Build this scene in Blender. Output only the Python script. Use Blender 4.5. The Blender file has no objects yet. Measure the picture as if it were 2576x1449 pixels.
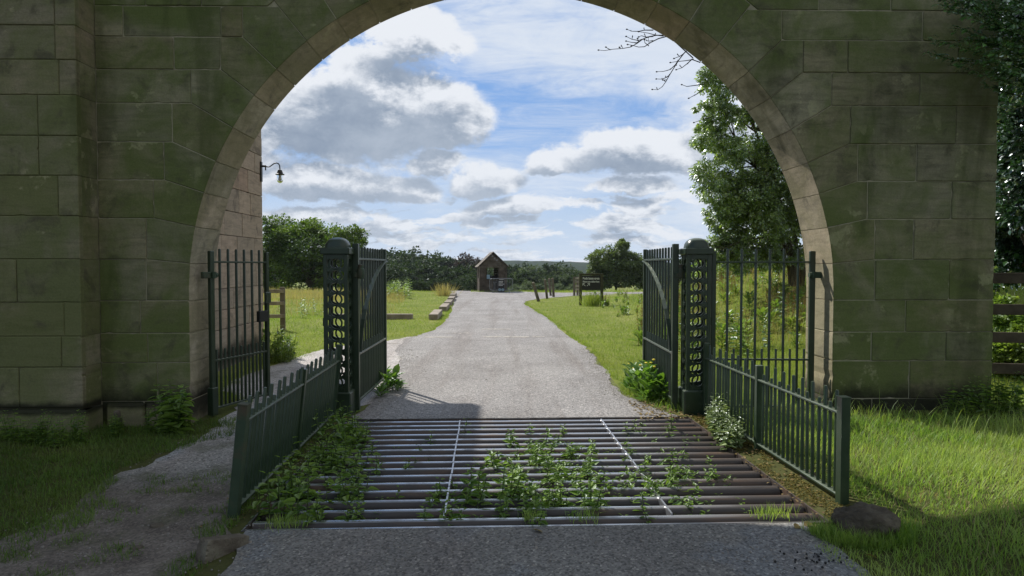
import bpy, math, random
import numpy as np
from mathutils import Vector, Matrix
R = math.radians
rng = np.random.default_rng(7)
random.seed(7)
scene = bpy.context.scene
COL = scene.collection

# ------------------------------------------------------------------ camera
CAM = Vector((0, 0, 1.6)); FPX = 1720.0; PITCH = math.atan(56 / FPX)
cd = bpy.data.cameras.new('camera'); cam = bpy.data.objects.new('camera', cd); COL.objects.link(cam)
cam.location = CAM; cam.rotation_euler = (math.pi / 2 - PITCH, 0, 0)
cd.sensor_width = 36; cd.lens = FPX / 2576 * 36; cd.clip_start = 0.05; cd.clip_end = 6000
scene.camera = cam

def ray(px, py):
    a, b = (px - 1288) / FPX, (724.5 - py) / FPX
    cp, sp = math.cos(PITCH), math.sin(PITCH)
    return Vector((a, cp + b * sp, -sp + b * cp))
def W(px, py, Y):                     # point seen at (px, py) at distance Y
    v = ray(px, py); return CAM + v * (Y / v.y)
def G(px, py, z=0.0):                 # same on a level
    v = ray(px, py); return CAM + v * ((z - 1.6) / v.z)

# ------------------------------------------------------------------ ground form
def sm(a, b, t):
    t = np.clip((np.asarray(t, float) - a) / (b - a), 0, 1); return t * t * (3 - 2 * t)
def hgt(x, y):
    x = np.asarray(x, float); y = np.asarray(y, float)
    z = -0.062 * np.maximum(0, y - 42.0) * sm(40, 52, y)
    z = np.maximum(z, -9.0) + 0 * x
    z = z + 1.55 * sm(3.2, 9.5, x) * sm(8.5, 16, y) * (1 - sm(21, 34, y))
    z = z + 0.10 * sm(2.0, 3.0, x) * (1 - sm(7.2, 8.2, y))
    z = z - 0.05 * sm(-2.2, -4.5, x) * (1 - sm(7.0, 8.0, y))
    z = z + 0.02 * np.sin(x * 1.7 + y * .6) * sm(2.2, 3.5, np.abs(x)) + 0.04 * np.sin(y * .9 - x * .5) * sm(3.5, 6, np.abs(x))
    return z
def hz(x, y): return float(hgt(x, y))

# ------------------------------------------------------------------ objects
def tag(o, label=None, cat=None, group=None, kind=None):
    if label: o['label'] = label
    if cat: o['category'] = cat
    if group: o['group'] = group
    if kind: o['kind'] = kind
    return o
def thing(name, label, cat, loc=(0, 0, 0), rz=0.0, group=None):
    o = bpy.data.objects.new(name, None); COL.objects.link(o)
    o.location = loc; o.rotation_euler = (0, 0, rz); o.empty_display_size = 0.2
    return tag(o, label, cat, group)
def link(name, me, mat, parent=None, loc=None):
    o = bpy.data.objects.new(name, me); COL.objects.link(o)
    if mat and not me.materials: me.materials.append(mat)
    if parent: o.parent = parent
    if loc is not None: o.location = loc
    return o
def dup(t, loc, rz=0.0, sc=1.0, label=None, group=None, rot=None):
    c = t.copy(); COL.objects.link(c); c.location = loc
    c.rotation_euler = rot if rot else (0, 0, rz)
    c.scale = (sc, sc, sc) if not isinstance(sc, tuple) else sc
    if label: c['label'] = label
    if group: c['group'] = group
    for ch in list(t.children):
        d = ch.copy(); COL.objects.link(d); d.parent = c
        for g in list(ch.children):
            e = g.copy(); COL.objects.link(e); e.parent = d
    return c

class MB:
    def __init__(s): s.v = []; s.f = []; s.t = []; s.mi = {}
    def add(s, vs, fs, tint=0.5):
        b = len(s.v); s.v += [tuple(p) for p in vs]; s.t += [tint] * len(vs)
        s.f += [tuple(i + b for i in f) for f in fs]
    def box(s, c, d, M=None, tint=0.5, ch=0.0):
        x, y, z = d[0] / 2, d[1] / 2, d[2] / 2
        c = Vector(c)
        if ch <= 0:
            vs = [Vector((i * x, j * y, k * z)) for k in (-1, 1) for j in (-1, 1) for i in (-1, 1)]
            fs = [(0, 2, 3, 1), (4, 5, 7, 6), (0, 1, 5, 4), (2, 6, 7, 3), (0, 4, 6, 2), (1, 3, 7, 5)]
        else:
            vs = []; idx = {}
            for k in (-1, 1):
                for j in (-1, 1):
                    for i in (-1, 1):
                        for ax in range(3):
                            p = [i * x, j * y, k * z]; p0 = [i, j, k]
                            for q in range(3):
                                if q != ax: p[q] -= p0[q] * ch
                            idx[(i, j, k, ax)] = len(vs); vs.append(Vector(p))
            g = lambda i, j, k, a: idx[(i, j, k, a)]
            fs = []
            for sgn in (-1, 1):
                f = [g(sgn, -1, -1, 0), g(sgn, 1, -1, 0), g(sgn, 1, 1, 0), g(sgn, -1, 1, 0)]; fs.append(f if sgn > 0 else f[::-1])
                f = [g(-1, sgn, -1, 1), g(-1, sgn, 1, 1), g(1, sgn, 1, 1), g(1, sgn, -1, 1)]; fs.append(f if sgn > 0 else f[::-1])
                f = [g(-1, -1, sgn, 2), g(1, -1, sgn, 2), g(1, 1, sgn, 2), g(-1, 1, sgn, 2)]; fs.append(f if sgn > 0 else f[::-1])
            for a in (-1, 1):
                for b in (-1, 1):
                    fs.append((g(a, b, -1, 0), g(a, b, 1, 0), g(a, b, 1, 1), g(a, b, -1, 1)))
                    fs.append((g(a, -1, b, 0), g(a, 1, b, 0), g(a, 1, b, 2), g(a, -1, b, 2)))
                    fs.append((g(-1, a, b, 1), g(1, a, b, 1), g(1, a, b, 2), g(-1, a, b, 2)))
                    for k in (-1, 1): fs.append((g(a, b, k, 0), g(a, b, k, 1), g(a, b, k, 2)))
        vs = [c + (M @ p if M else p) for p in vs]
        s.add(vs, fs, tint)
    def bar(s, a, b, w, d=None, tint=0.5, ch=0.0, up=(0, 0, 1)):      # box from a to b
        a, b = Vector(a), Vector(b); D = b - a; L = D.length
        z = D.normalized(); u = Vector(up)
        if abs(z.dot(u)) > .98: u = Vector((0, 1, 0))
        x = u.cross(z).normalized(); y = z.cross(x)
        M = Matrix((x, y, z)).transposed()
        s.box((a + b) / 2, (w, d or w, L), M, tint, ch)
    def tube(s, pts, r, n=10, tint=0.5, cap=True):
        pts = [Vector(p) for p in pts]; m = len(pts)
        rr = r if isinstance(r, (list, tuple)) else [r] * m
        vs = []; fs = []; u = None
        for i, p in enumerate(pts):
            t = (pts[min(i + 1, m - 1)] - pts[max(i - 1, 0)]).normalized()
            if u is None:
                u = t.cross(Vector((0, 0, 1)) if abs(t.z) < .9 else Vector((1, 0, 0))).normalized()
            else:
                u = (u - t * u.dot(t)).normalized()
            w = t.cross(u)
            for k in range(n):
                a = 2 * math.pi * k / n
                vs.append(p + (u * math.cos(a) + w * math.sin(a)) * rr[i])
        for i in range(m - 1):
            for k in range(n):
                a = i * n + k; b = i * n + (k + 1) % n
                fs.append((a, b, b + n, a + n))
        if cap: fs.append(tuple(range(n))[::-1]); fs.append(tuple(range((m - 1) * n, m * n)))
        s.add(vs, fs, tint)
    def lathe(s, prof, c=(0, 0, 0), n=20, tint=0.5, axis='z'):
        vs = []; fs = []; m = len(prof)
        for r, z in prof:
            for k in range(n):
                a = 2 * math.pi * k / n; vs.append((c[0] + r * math.cos(a), c[1] + r * math.sin(a), c[2] + z))
        for i in range(m - 1):
            for k in range(n):
                a = i * n + k; b = i * n + (k + 1) % n; fs.append((a, b, b + n, a + n))
        fs.append(tuple(range(n))[::-1]); fs.append(tuple(range((m - 1) * n, m * n)))
        s.add(vs, fs, tint)
    def mesh(s, name, smooth=False, off=None):
        me = bpy.data.meshes.new(name)
        v = s.v if off is None else [(p[0] - off[0], p[1] - off[1], p[2] - off[2]) for p in s.v]
        me.from_pydata(v, [], s.f)
        at = me.attributes.new('tint', 'FLOAT', 'POINT'); at.data.foreach_set('value', np.array(s.t, np.float32))
        if smooth:
            me.polygons.foreach_set('use_smooth', np.ones(len(me.polygons), bool))
            try: me.set_sharp_from_angle(angle=R(40))
            except Exception: pass
        for i, k in s.mi.items(): me.polygons[i].material_index = k
        me.update(); return me
    def build(s, name, mat, parent=None, smooth=False, off=None):
        if off is None and parent is not None and getattr(s, 'world', False): off = parent.location
        o = link(name, s.mesh(name, smooth, off), mat, parent)
        if off is not None and parent is None: o.location = off
        return o

def np_mesh(name, V, F, tint=None, smooth=False):
    V = np.asarray(V, np.float32).reshape(-1, 3); F = np.asarray(F, np.int32)
    me = bpy.data.meshes.new(name); k = F.shape[1]; n = len(F)
    me.vertices.add(len(V)); me.vertices.foreach_set('co', V.ravel())
    me.loops.add(n * k); me.loops.foreach_set('vertex_index', F.ravel())
    me.polygons.add(n); me.polygons.foreach_set('loop_start', np.arange(n, dtype=np.int32) * k)
    me.update(calc_edges=True)
    if tint is not None:
        at = me.attributes.new('tint', 'FLOAT', 'POINT'); at.data.foreach_set('value', np.asarray(tint, np.float32))
    if smooth: me.polygons.foreach_set('use_smooth', np.ones(n, bool))
    me.update(); return me

def unit(a): return a / np.maximum(np.linalg.norm(a, axis=-1, keepdims=True), 1e-9)
def scatter(T, F, P, D, N, S, tint):
    """copies of template T (x along, y across, z up) at P with frames from D, N, scale S (n,3)"""
    T = np.asarray(T, float); F = np.asarray(F, int); P = np.asarray(P, float); n = len(P)
    X = unit(D); Y = unit(np.cross(N, X)); Z = np.cross(X, Y)
    S = np.asarray(S, float)
    if S.ndim == 1: S = np.stack([S, S, S], 1)
    q = T[None] * S[:, None, :]
    V = P[:, None, :] + q[..., 0:1] * X[:, None] + q[..., 1:2] * Y[:, None] + q[..., 2:3] * Z[:, None]
    FF = F[None] + (np.arange(n) * len(T))[:, None, None]
    return V.reshape(-1, 3), FF.reshape(-1, F.shape[1]), np.repeat(np.asarray(tint, float), len(T))
def merge(parts):
    V, F, T = [], [], []; b = 0
    for v, f, t in parts: V.append(v); F.append(f + b); T.append(t); b += len(v)
    return np.concatenate(V), np.concatenate(F), np.concatenate(T)
def rdir(n, zmin=-1, zmax=1):
    z = rng.uniform(zmin, zmax, n); a = rng.uniform(0, 2 * np.pi, n); r = np.sqrt(np.maximum(0, 1 - z * z))
    return np.stack([r * np.cos(a), r * np.sin(a), z], 1)

LEAF_T = [(0, 0, 0), (.3, .30, .07), (.65, .24, .06), (1, 0, -.10), (.65, -.24, .06), (.3, -.30, .07), (.5, 0, 0)]
LEAF_F = [(0, 6, 1), (1, 6, 2), (2, 6, 3), (3, 6, 4), (4, 6, 5), (5, 6, 0)]
LF4_T = [(0, 0, 0), (.5, .28, .06), (1, 0, -.05), (.5, -.28, .06)]
LF4_F = [(0, 2, 1), (0, 3, 2)]
NET_T = [(0, 0, 0)]; NET_F = []
_l = [(.06, .20), (.20, .36), (.24, .30), (.38, .34), (.42, .27), (.56, .27), (.60, .20), (.74, .18), (.78, .12), (.90, .07)]
for sx in (1, -1):
    for (a, b) in _l: NET_T.append((a, sx * b, .10 * b - .22 * a * a))
_k = len(_l); _mid = len(NET_T)
for a in (.2, .45, .7): NET_T.append((a, 0, -.05 - .22 * a * a))
NET_T.append((1, 0, -.24)); _tip = len(NET_T) - 1
for s0 in (1, 1 + _k):
    idx = list(range(s0, s0 + _k)); m = [_mid, _mid + 1, _mid + 2]
    NET_F += [(0, m[0], idx[0]), (idx[0], m[0], idx[1]), (idx[1], m[0], idx[2]), (idx[2], m[0], m[1]), (idx[2], m[1], idx[3]), (idx[3], m[1], idx[4]),
              (idx[4], m[1], idx[5]), (idx[5], m[1], m[2]), (idx[5], m[2], idx[6]), (idx[6], m[2], idx[7]), (idx[7], m[2], idx[8]), (idx[8], m[2], idx[9]), (idx[9], m[2], _tip)]
BLADE_T = [(0, -.5, 0), (0, .5, 0), (.45, -.42, .06), (.45, .42, .06), (.8, -.25, .22), (.8, .25, .22), (1, 0, .42)]
BLADE_F = [(0, 1, 3), (0, 3, 2), (2, 3, 5), (2, 5, 4), (4, 5, 6)]
BL3_T = [(0, -.5, 0), (0, .5, 0), (1, 0, .2)]
BL3_F = [(0, 1, 2)]

# ------------------------------------------------------------------ materials
def newmat(name):
    m = bpy.data.materials.new(name); m.use_nodes = True; nt = m.node_tree; nt.nodes.clear(); return m, nt
class E:
    """tiny expression wrapper for node sockets"""
    nt = None
    def __init__(s, k): s.k = k
    @staticmethod
    def math(op, *a, clamp=False):
        n = E.nt.nodes.new('ShaderNodeMath'); n.operation = op; n.use_clamp = clamp
        for i, x in enumerate(a):
            if isinstance(x, E): E.nt.links.new(x.k, n.inputs[i])
            else: n.inputs[i].default_value = x
        return E(n.outputs[0])
    def __add__(s, o): return E.math('ADD', s, o)
    __radd__ = __add__
    def __sub__(s, o): return E.math('SUBTRACT', s, o)
    def __rsub__(s, o): return E.math('SUBTRACT', o, s)
    def __mul__(s, o): return E.math('MULTIPLY', s, o)
    __rmul__ = __mul__
    def __truediv__(s, o): return E.math('DIVIDE', s, o)
def put(inp, x):
    if isinstance(x, E): E.nt.links.new(x.k, inp)
    elif isinstance(x, (tuple, list)): inp.default_value = tuple(x) + ((1.0,) if len(x) == 3 and inp.type == 'RGBA' else ())
    else: inp.default_value = x
def step(a, b, x):
    n = E.nt.nodes.new('ShaderNodeMapRange'); n.interpolation_type = 'SMOOTHSTEP'
    put(n.inputs['Value'], x); n.inputs['From Min'].default_value = a; n.inputs['From Max'].default_value = b
    return E(n.outputs[0])
def mix(f, a, b, mode='MIX'):
    n = E.nt.nodes.new('ShaderNodeMix'); n.data_type = 'RGBA'; n.blend_type = mode; n.clamp_factor = True
    put(n.inputs[0], f); put(n.inputs[6], a); put(n.inputs[7], b); return E(n.outputs[2])
def noise(co, sc, det=4, rough=.55, dist=0.0, stretch=None):
    if stretch:
        m = E.nt.nodes.new('ShaderNodeMapping'); m.inputs['Scale'].default_value = stretch; put(m.inputs['Vector'], co); co = E(m.outputs[0])
    n = E.nt.nodes.new('ShaderNodeTexNoise'); n.inputs['Scale'].default_value = sc; n.inputs['Detail'].default_value = det
    n.inputs['Roughness'].default_value = rough; n.inputs['Distortion'].default_value = dist
    put(n.inputs['Vector'], co); return E(n.outputs[0])
def voro(co, sc, feat='F1', out=0):
    n = E.nt.nodes.new('ShaderNodeTexVoronoi'); n.inputs['Scale'].default_value = sc; n.feature = feat
    put(n.inputs['Vector'], co); return E(n.outputs[out])
def coord(kind='Object'):
    return E(E.nt.nodes.new('ShaderNodeTexCoord').outputs[kind])
def wpos(): return E(E.nt.nodes.new('ShaderNodeNewGeometry').outputs['Position'])
def attr(name='tint'):
    n = E.nt.nodes.new('ShaderNodeAttribute'); n.attribute_name = name; return E(n.outputs['Fac'])
def ramp(f, stops):
    n = E.nt.nodes.new('ShaderNodeValToRGB'); put(n.inputs[0], f); el = n.color_ramp.elements
    while len(el) < len(stops): el.new(0.5)
    for e, (p, c) in zip(el, stops): e.position = p; e.color = tuple(c) + (1,)
    return E(n.outputs[0])
def bump(h, strength=.3, dist=.01):
    n = E.nt.nodes.new('ShaderNodeBump'); n.inputs['Strength'].default_value = strength; n.inputs['Distance'].default_value = dist
    put(n.inputs['Height'], h); return E(n.outputs[0])
def principled(col, rough=.6, nrm=None, metal=0.0, spec=.5):
    b = E.nt.nodes.new('ShaderNodeBsdfPrincipled'); put(b.inputs['Base Color'], col); put(b.inputs['Roughness'], rough)
    put(b.inputs['Metallic'], metal); put(b.inputs['Specular IOR Level'], spec)
    if nrm: put(b.inputs['Normal'], nrm)
    return E(b.outputs[0])
def out(sh):
    o = E.nt.nodes.new('ShaderNodeOutputMaterial'); E.nt.links.new(sh.k, o.inputs[0])
def objinfo():
    return E(E.nt.nodes.new('ShaderNodeObjectInfo').outputs['Random'])

def stone_mat(name, base, moss, pale=.35, mossamt=.55, lich=.5, band=(-.12, .12, .20, .42)):
    m, E.nt = newmat(name); co = coord(); t = attr()
    off = E.nt.nodes.new('ShaderNodeVectorMath'); off.operation = 'SCALE'
    cx = E.nt.nodes.new('ShaderNodeCombineXYZ'); put(cx.inputs[0], t * 17.0); put(cx.inputs[1], t * 31.0); put(cx.inputs[2], t * 53.0)
    ad = E.nt.nodes.new('ShaderNodeVectorMath'); put(ad.inputs[0], co); E.nt.links.new(cx.outputs[0], ad.inputs[1]); bc = E(ad.outputs[0])
    c = ramp(t, [(0, [x * .86 for x in base]), (.3, base), (.55, [base[0] * 1.05, base[1] * .98, base[2] * .93]), (.8, [x * 1.13 for x in base]), (1, [base[0] * 1.0, base[1] * .88, base[2] * .86])])
    strata = noise(bc, 2.2, 6, .6, 1.2, (1, 1, 6))
    c = mix(1.0, c, ramp(strata, [(.25, (.62, .62, .62)), (.5, (1, 1, 1)), (.75, (1.25, 1.22, 1.18))]), 'MULTIPLY')
    g = noise(co, .55, 5, .6, .6); g2 = noise(bc, 1.9, 5, .65, .8)
    c = mix(step(.36, .58, g * .6 + g2 * .4) * mossamt, c, moss)
    dk = noise(bc, 2.6, 6, .7, .5); c = mix(step(.52, .70, dk) * .7, c, [x * .32 for x in base])
    fine0 = noise(co, 22, 4, .7); l = noise(bc, 4.0, 5, .6, .3); l2 = noise(co, .9, 2, .5)
    c = mix(step(.575, .64, l + (fine0 - .5) * .16) * step(.53, .60, l2) * lich, c, (base[0] * 1.9, base[1] * 2.0, base[2] * 1.7))
    zz = E.nt.nodes.new('ShaderNodeSeparateXYZ'); put(zz.inputs[0], co); zc = E(zz.outputs[2]) + (noise(co, 3, 5, .7) - .5) * (.35 if band[0] < 0 else .10)
    c = mix(step(band[3], band[2], zc) * step(band[0], band[1], zc) * .88, c, (.016, .016, .011))
    wet = noise(co, 1.1, 4, .6, .3, (1.6, 1.6, .35)); c = mix(step(.54, .68, wet) * .45, c, [x * .42 for x in moss])
    fine = noise(co, 60, 4, .7); c = mix(1.0, c, ramp(fine, [(.2, (.78, .78, .78)), (.8, (1.2, 1.2, 1.2))]), 'MULTIPLY')
    h = noise(bc, 9, 6, .7) * 1.0 + fine * .25
    out(principled(c, .92, bump(h, .45, .012), spec=.2)); return m
def simple(name, col, rough=.6, metal=0.0, var=.25, sc=8.0, b=.15, stretch=None, col2=None, spec=.5, bd=.005):
    m, E.nt = newmat(name); co = coord(); n = noise(co, sc, 5, .6, .3, stretch)
    lo = [x * (1 - var) for x in col]; hi = col2 or [min(1, x * (1 + var)) for x in col]
    c = ramp(n, [(.3, lo), (.5, col), (.72, hi)])
    c = mix(1.0, c, ramp(attr(), [(0, (.8, .8, .8)), (.5, (1, 1, 1)), (1, (1.2, 1.2, 1.2))]), 'MULTIPLY')
    out(principled(c, rough, bump(noise(co, sc * 5, 4, .6, 0, stretch), b, bd), metal, spec)); return m
def leafmat(name, lo, hi, trans=.35, gloss=.12, rough=.4, patch=None):
    gloss = gloss * 1.6
    m, E.nt = newmat(name)
    c = ramp(attr(), [(0, lo), (1, hi)])
    if patch:
        c = mix(step(.45, .65, noise(wpos(), patch[0], 3, .6)) * patch[2], c, patch[1])
    d = E.nt.nodes.new('ShaderNodeBsdfDiffuse'); put(d.inputs[0], c)
    t = E.nt.nodes.new('ShaderNodeBsdfTranslucent'); put(t.inputs[0], mix(1.0, c, (1.35, 1.45, .6), 'MULTIPLY'))
    g = E.nt.nodes.new('ShaderNodeBsdfGlossy'); g.inputs['Roughness'].default_value = rough; put(g.inputs[0], (.9, .95, 1))
    a = E.nt.nodes.new('ShaderNodeMixShader'); a.inputs[0].default_value = trans; E.nt.links.new(d.outputs[0], a.inputs[1]); E.nt.links.new(t.outputs[0], a.inputs[2])
    f = E.nt.nodes.new('ShaderNodeFresnel'); f.inputs[0].default_value = 1.45
    b = E.nt.nodes.new('ShaderNodeMixShader'); put(b.inputs[0], E(f.outputs[0]) * gloss + gloss * .08)
    E.nt.links.new(a.outputs[0], b.inputs[1]); E.nt.links.new(g.outputs[0], b.inputs[2])
    out(E(b.outputs[0])); return m

M = {}
M['stone'] = stone_mat('mossy_stone', (.245, .226, .148), (.105, .138, .034), mossamt=.85, lich=.35)
M['stone_pier'] = stone_mat('brown_stone', (.27, .232, .165), (.125, .152, .044), mossamt=.75, lich=.4, band=(.11, .17, .21, .28))
M['stone_arch'] = stone_mat('arch_stone', (.45, .395, .305), (.17, .165, .075), mossamt=.62, lich=.12)
M['stone_wing'] = stone_mat('wing_stone', (.35, .285, .235), (.19, .175, .12), mossamt=.3, lich=.1)
M['mortar'] = simple('mortar', (.38, .345, .24), .95, var=.5, sc=4, b=.3, col2=(.19, .20, .10), spec=.1)
def paint_mat(nm='dark_green_paint', k=1.0):
    m, E.nt = newmat(nm); co = coord()
    n = noise(co, 7, 5, .6); c = ramp(n, [(.3, (.016 * k, .031 * k, .016 * k)), (.55, (.023 * k, .041 * k, .021 * k)), (.75, (.033 * k, .052 * k, .028 * k))])
    d = noise(co, 30, 5, .7); c = mix(step(.63, .70, d) * .6, c, (.09, .055, .03))
    g = E.nt.nodes.new('ShaderNodeNewGeometry'); sp = E.nt.nodes.new('ShaderNodeSeparateXYZ'); E.nt.links.new(g.outputs['Normal'], sp.inputs[0])
    up = step(.6, .95, E(sp.outputs[2])); c = mix(up * (.35 + .5 * noise(wpos(), 9, 4, .6)), c, (.17, .20, .145))  # upward faces paler: sky and sun gloss put into the paint colour
    out(principled(c, ramp(n, [(.2, (.24, .24, .24)), (.8, (.46, .46, .46))]), bump(d, .15, .003), 0, .55)); return m
M['paint'] = paint_mat(); M['railpaint'] = paint_mat('faded_green_paint', 1.35)
M['rust'] = simple('rusty_paint', (.034, .062, .032), .65, var=.3, sc=5, b=.3, col2=(.095, .055, .033))
def pipe_mat():
    m, E.nt = newmat('worn_steel_pipe'); co = wpos(); g = E.nt.nodes.new('ShaderNodeNewGeometry'); sp = E.nt.nodes.new('ShaderNodeSeparateXYZ'); E.nt.links.new(g.outputs['Normal'], sp.inputs[0])
    n = noise(co, 2.2, 6, .65, .5, (.6, 3, 3)); c = ramp(n, [(.3, (.035, .035, .037)), (.5, (.065, .052, .044)), (.7, (.12, .072, .045))])
    px = E.nt.nodes.new('ShaderNodeSeparateXYZ'); put(px.inputs[0], co)
    worn = step(.80, .97, E(sp.outputs[2])) * step(1.75, .7, E(px.outputs[0])) * (.55 + .45 * step(.35, .55, noise(co, 5, 3)))
    c = mix(worn, c, (.52, .53, .55))
    out(principled(c, ramp(worn, [(0, (.55, .55, .55)), (1, (.22, .22, .22))]), bump(noise(co, 60, 3), .10, .002), worn * .85 + .1, .5)); return m
M['pipe'] = pipe_mat()
M['steel'] = simple('polished_steel', (.45, .46, .48), .32, .8, var=.2, sc=15, b=.05)
M['galv'] = simple('galvanised_steel', (.22, .235, .25), .45, .5, var=.2, sc=20, b=.05)
M['lampmetal'] = simple('dark_lamp_metal', (.035, .035, .035), .5, .2, var=.3, sc=30, b=.05)
M['hutwood'] = simple('brown_boards', (.10, .083, .066), .9, var=.4, sc=4, b=.5, spec=.15)
M['timber'] = simple('grey_timber', (.17, .145, .115), .9, var=.35, sc=4, b=.5, stretch=(1, 1, 1), spec=.15)
M['timberlight'] = simple('pale_timber', (.26, .225, .185), .9, var=.35, sc=5, b=.5, spec=.15)
M['timberdark'] = simple('dark_timber', (.075, .062, .045), .9, var=.4, sc=5, b=.5, spec=.15)
M['shingle'] = simple('roof_shingle', (.17, .15, .13), .9, var=.4, sc=9, b=.5, spec=.15)
M['signgreen'] = simple('olive_timber', (.060, .058, .033), .8, var=.3, sc=10, b=.2, spec=.2)
M['black'] = simple('black_sign_face', (.012, .012, .013), .55, var=.2, sc=3, b=.02)
M['white'] = simple('white_lettering', (.62, .62, .60), .7, var=.08, sc=30, b=.02)
M['bluepaint'] = simple('pale_blue_print', (.24, .35, .42), .7, var=.1, sc=30, b=.02)
M['bark'] = simple('bark', (.10, .085, .06), .95, var=.45, sc=9, b=.8, stretch=(3, 3, .6), spec=.1, bd=.02)
M['twig'] = simple('twig', (.03, .026, .022), .9, var=.3, sc=30, b=.2, spec=.1)
M['stem'] = simple('green_stem', (.07, .11, .03), .7, var=.3, sc=12, b=.1, spec=.2)
M['rock'] = simple('rock', (.13, .11, .085), .95, var=.5, sc=5, b=.8, col2=(.23, .21, .16), spec=.1, bd=.02)
M['rockdark'] = simple('mossy_rock', (.095, .080, .058), .95, var=.5, sc=7, b=.9, col2=(.17, .15, .11), spec=.1, bd=.02)
M['pit'] = simple('pit_soil', (.035, .028, .02), .95, var=.5, sc=6, b=.8, spec=.1)
M['dung'] = simple('dung', (.012, .011, .010), .6, var=.3, sc=30, b=.2)
M['chip'] = simple('stone_chip', (.22, .20, .175), .9, var=.3, sc=30, b=.3, spec=.1)
def glass():
    m, E.nt = newmat('lamp_glass'); b = E.nt.nodes.new('ShaderNodeBsdfPrincipled')
    b.inputs['Transmission Weight'].default_value = 1; b.inputs['Roughness'].default_value = .03; b.inputs['IOR'].default_value = 1.15
    b.inputs['Base Color'].default_value = (.95, .97, .97, 1); out(E(b.outputs[0])); return m
M['glass'] = glass()
M['bulb'] = simple('bulb_glass', (.55, .55, .52), .3, var=.1, sc=10, b=0)
M['nettle'] = leafmat('nettle_leaf', (.090, .180, .024), (.290, .410, .085), .45, .05, .5)
M['deadnettle'] = leafmat('pale_leaf', (.18, .25, .08), (.44, .52, .26), .3, .14, .4)
M['comfrey'] = leafmat('broad_leaf', (.07, .16, .022), (.19, .32, .055), .42, .16, .4)
M['oak'] = leafmat('oak_leaf', (.036, .078, .010), (.15, .225, .034), .38, .10, .45, (.45, (.22, .30, .045), .6))
M['ash'] = leafmat('ash_leaf', (.105, .170, .045), (.36, .46, .15), .55, .5, .36, (.5, (.32, .44, .07), .4))
M['bushy'] = leafmat('bush_leaf', (.060, .095, .028), (.19, .235, .085), .38, .12, .45)
M['holly'] = leafmat('holly_leaf', (.012, .042, .012), (.045, .115, .022), .15, .45, .28)
M['hollybright'] = leafmat('brightened_holly_leaf', (.026, .085, .020), (.13, .28, .055), .2, .5, .28)  # holly leaf colour raised to offset the shade on the hanging sprays
M['farleaf'] = leafmat('wood_leaf', (.014, .032, .010), (.055, .085, .024), .25, .05, .5)
M['greyleaf'] = leafmat('willow_leaf', (.045, .072, .034), (.15, .19, .095), .28, .10, .5)
M['beech'] = leafmat('copper_leaf', (.035, .022, .022), (.075, .05, .045), .2, .08, .5)
M['grass'] = leafmat('grass_blade', (.105, .215, .018), (.38, .50, .13), .50, .08, .45, (.9, (.40, .44, .16), .5))
M['grassdark'] = leafmat('shade_tinted_grass', (.050, .105, .012), (.150, .235, .040), .40, .08, .45, (1.1, (.17, .19, .05), .5))  # same grass, darkened: shade of the left front put into the colour
M['field'] = leafmat('field_grass', (.135, .215, .024), (.280, .345, .085), .42, .06, .5, (.25, (.31, .31, .11), .55))
M['hay'] = leafmat('seeding_grass', (.28, .23, .11), (.46, .38, .22), .35, .05, .6)
M['dock'] = leafmat('dock_seed', (.14, .08, .035), (.32, .20, .08), .2, .03, .7)
M['weed'] = leafmat('weed_leaf', (.085, .165, .022), (.28, .38, .09), .45, .14, .4, (.6, (.30, .33, .08), .4))
M['petal'] = simple('yellow_petal', (.70, .55, .03), .6, var=.1, sc=20, b=0)
M['moss'] = leafmat('moss', (.10, .085, .02), (.22, .17, .05), .1, .02, .8)
M['litter'] = leafmat('dead_leaf', (.10, .065, .03), (.30, .22, .09), .2, .05, .6)

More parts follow.
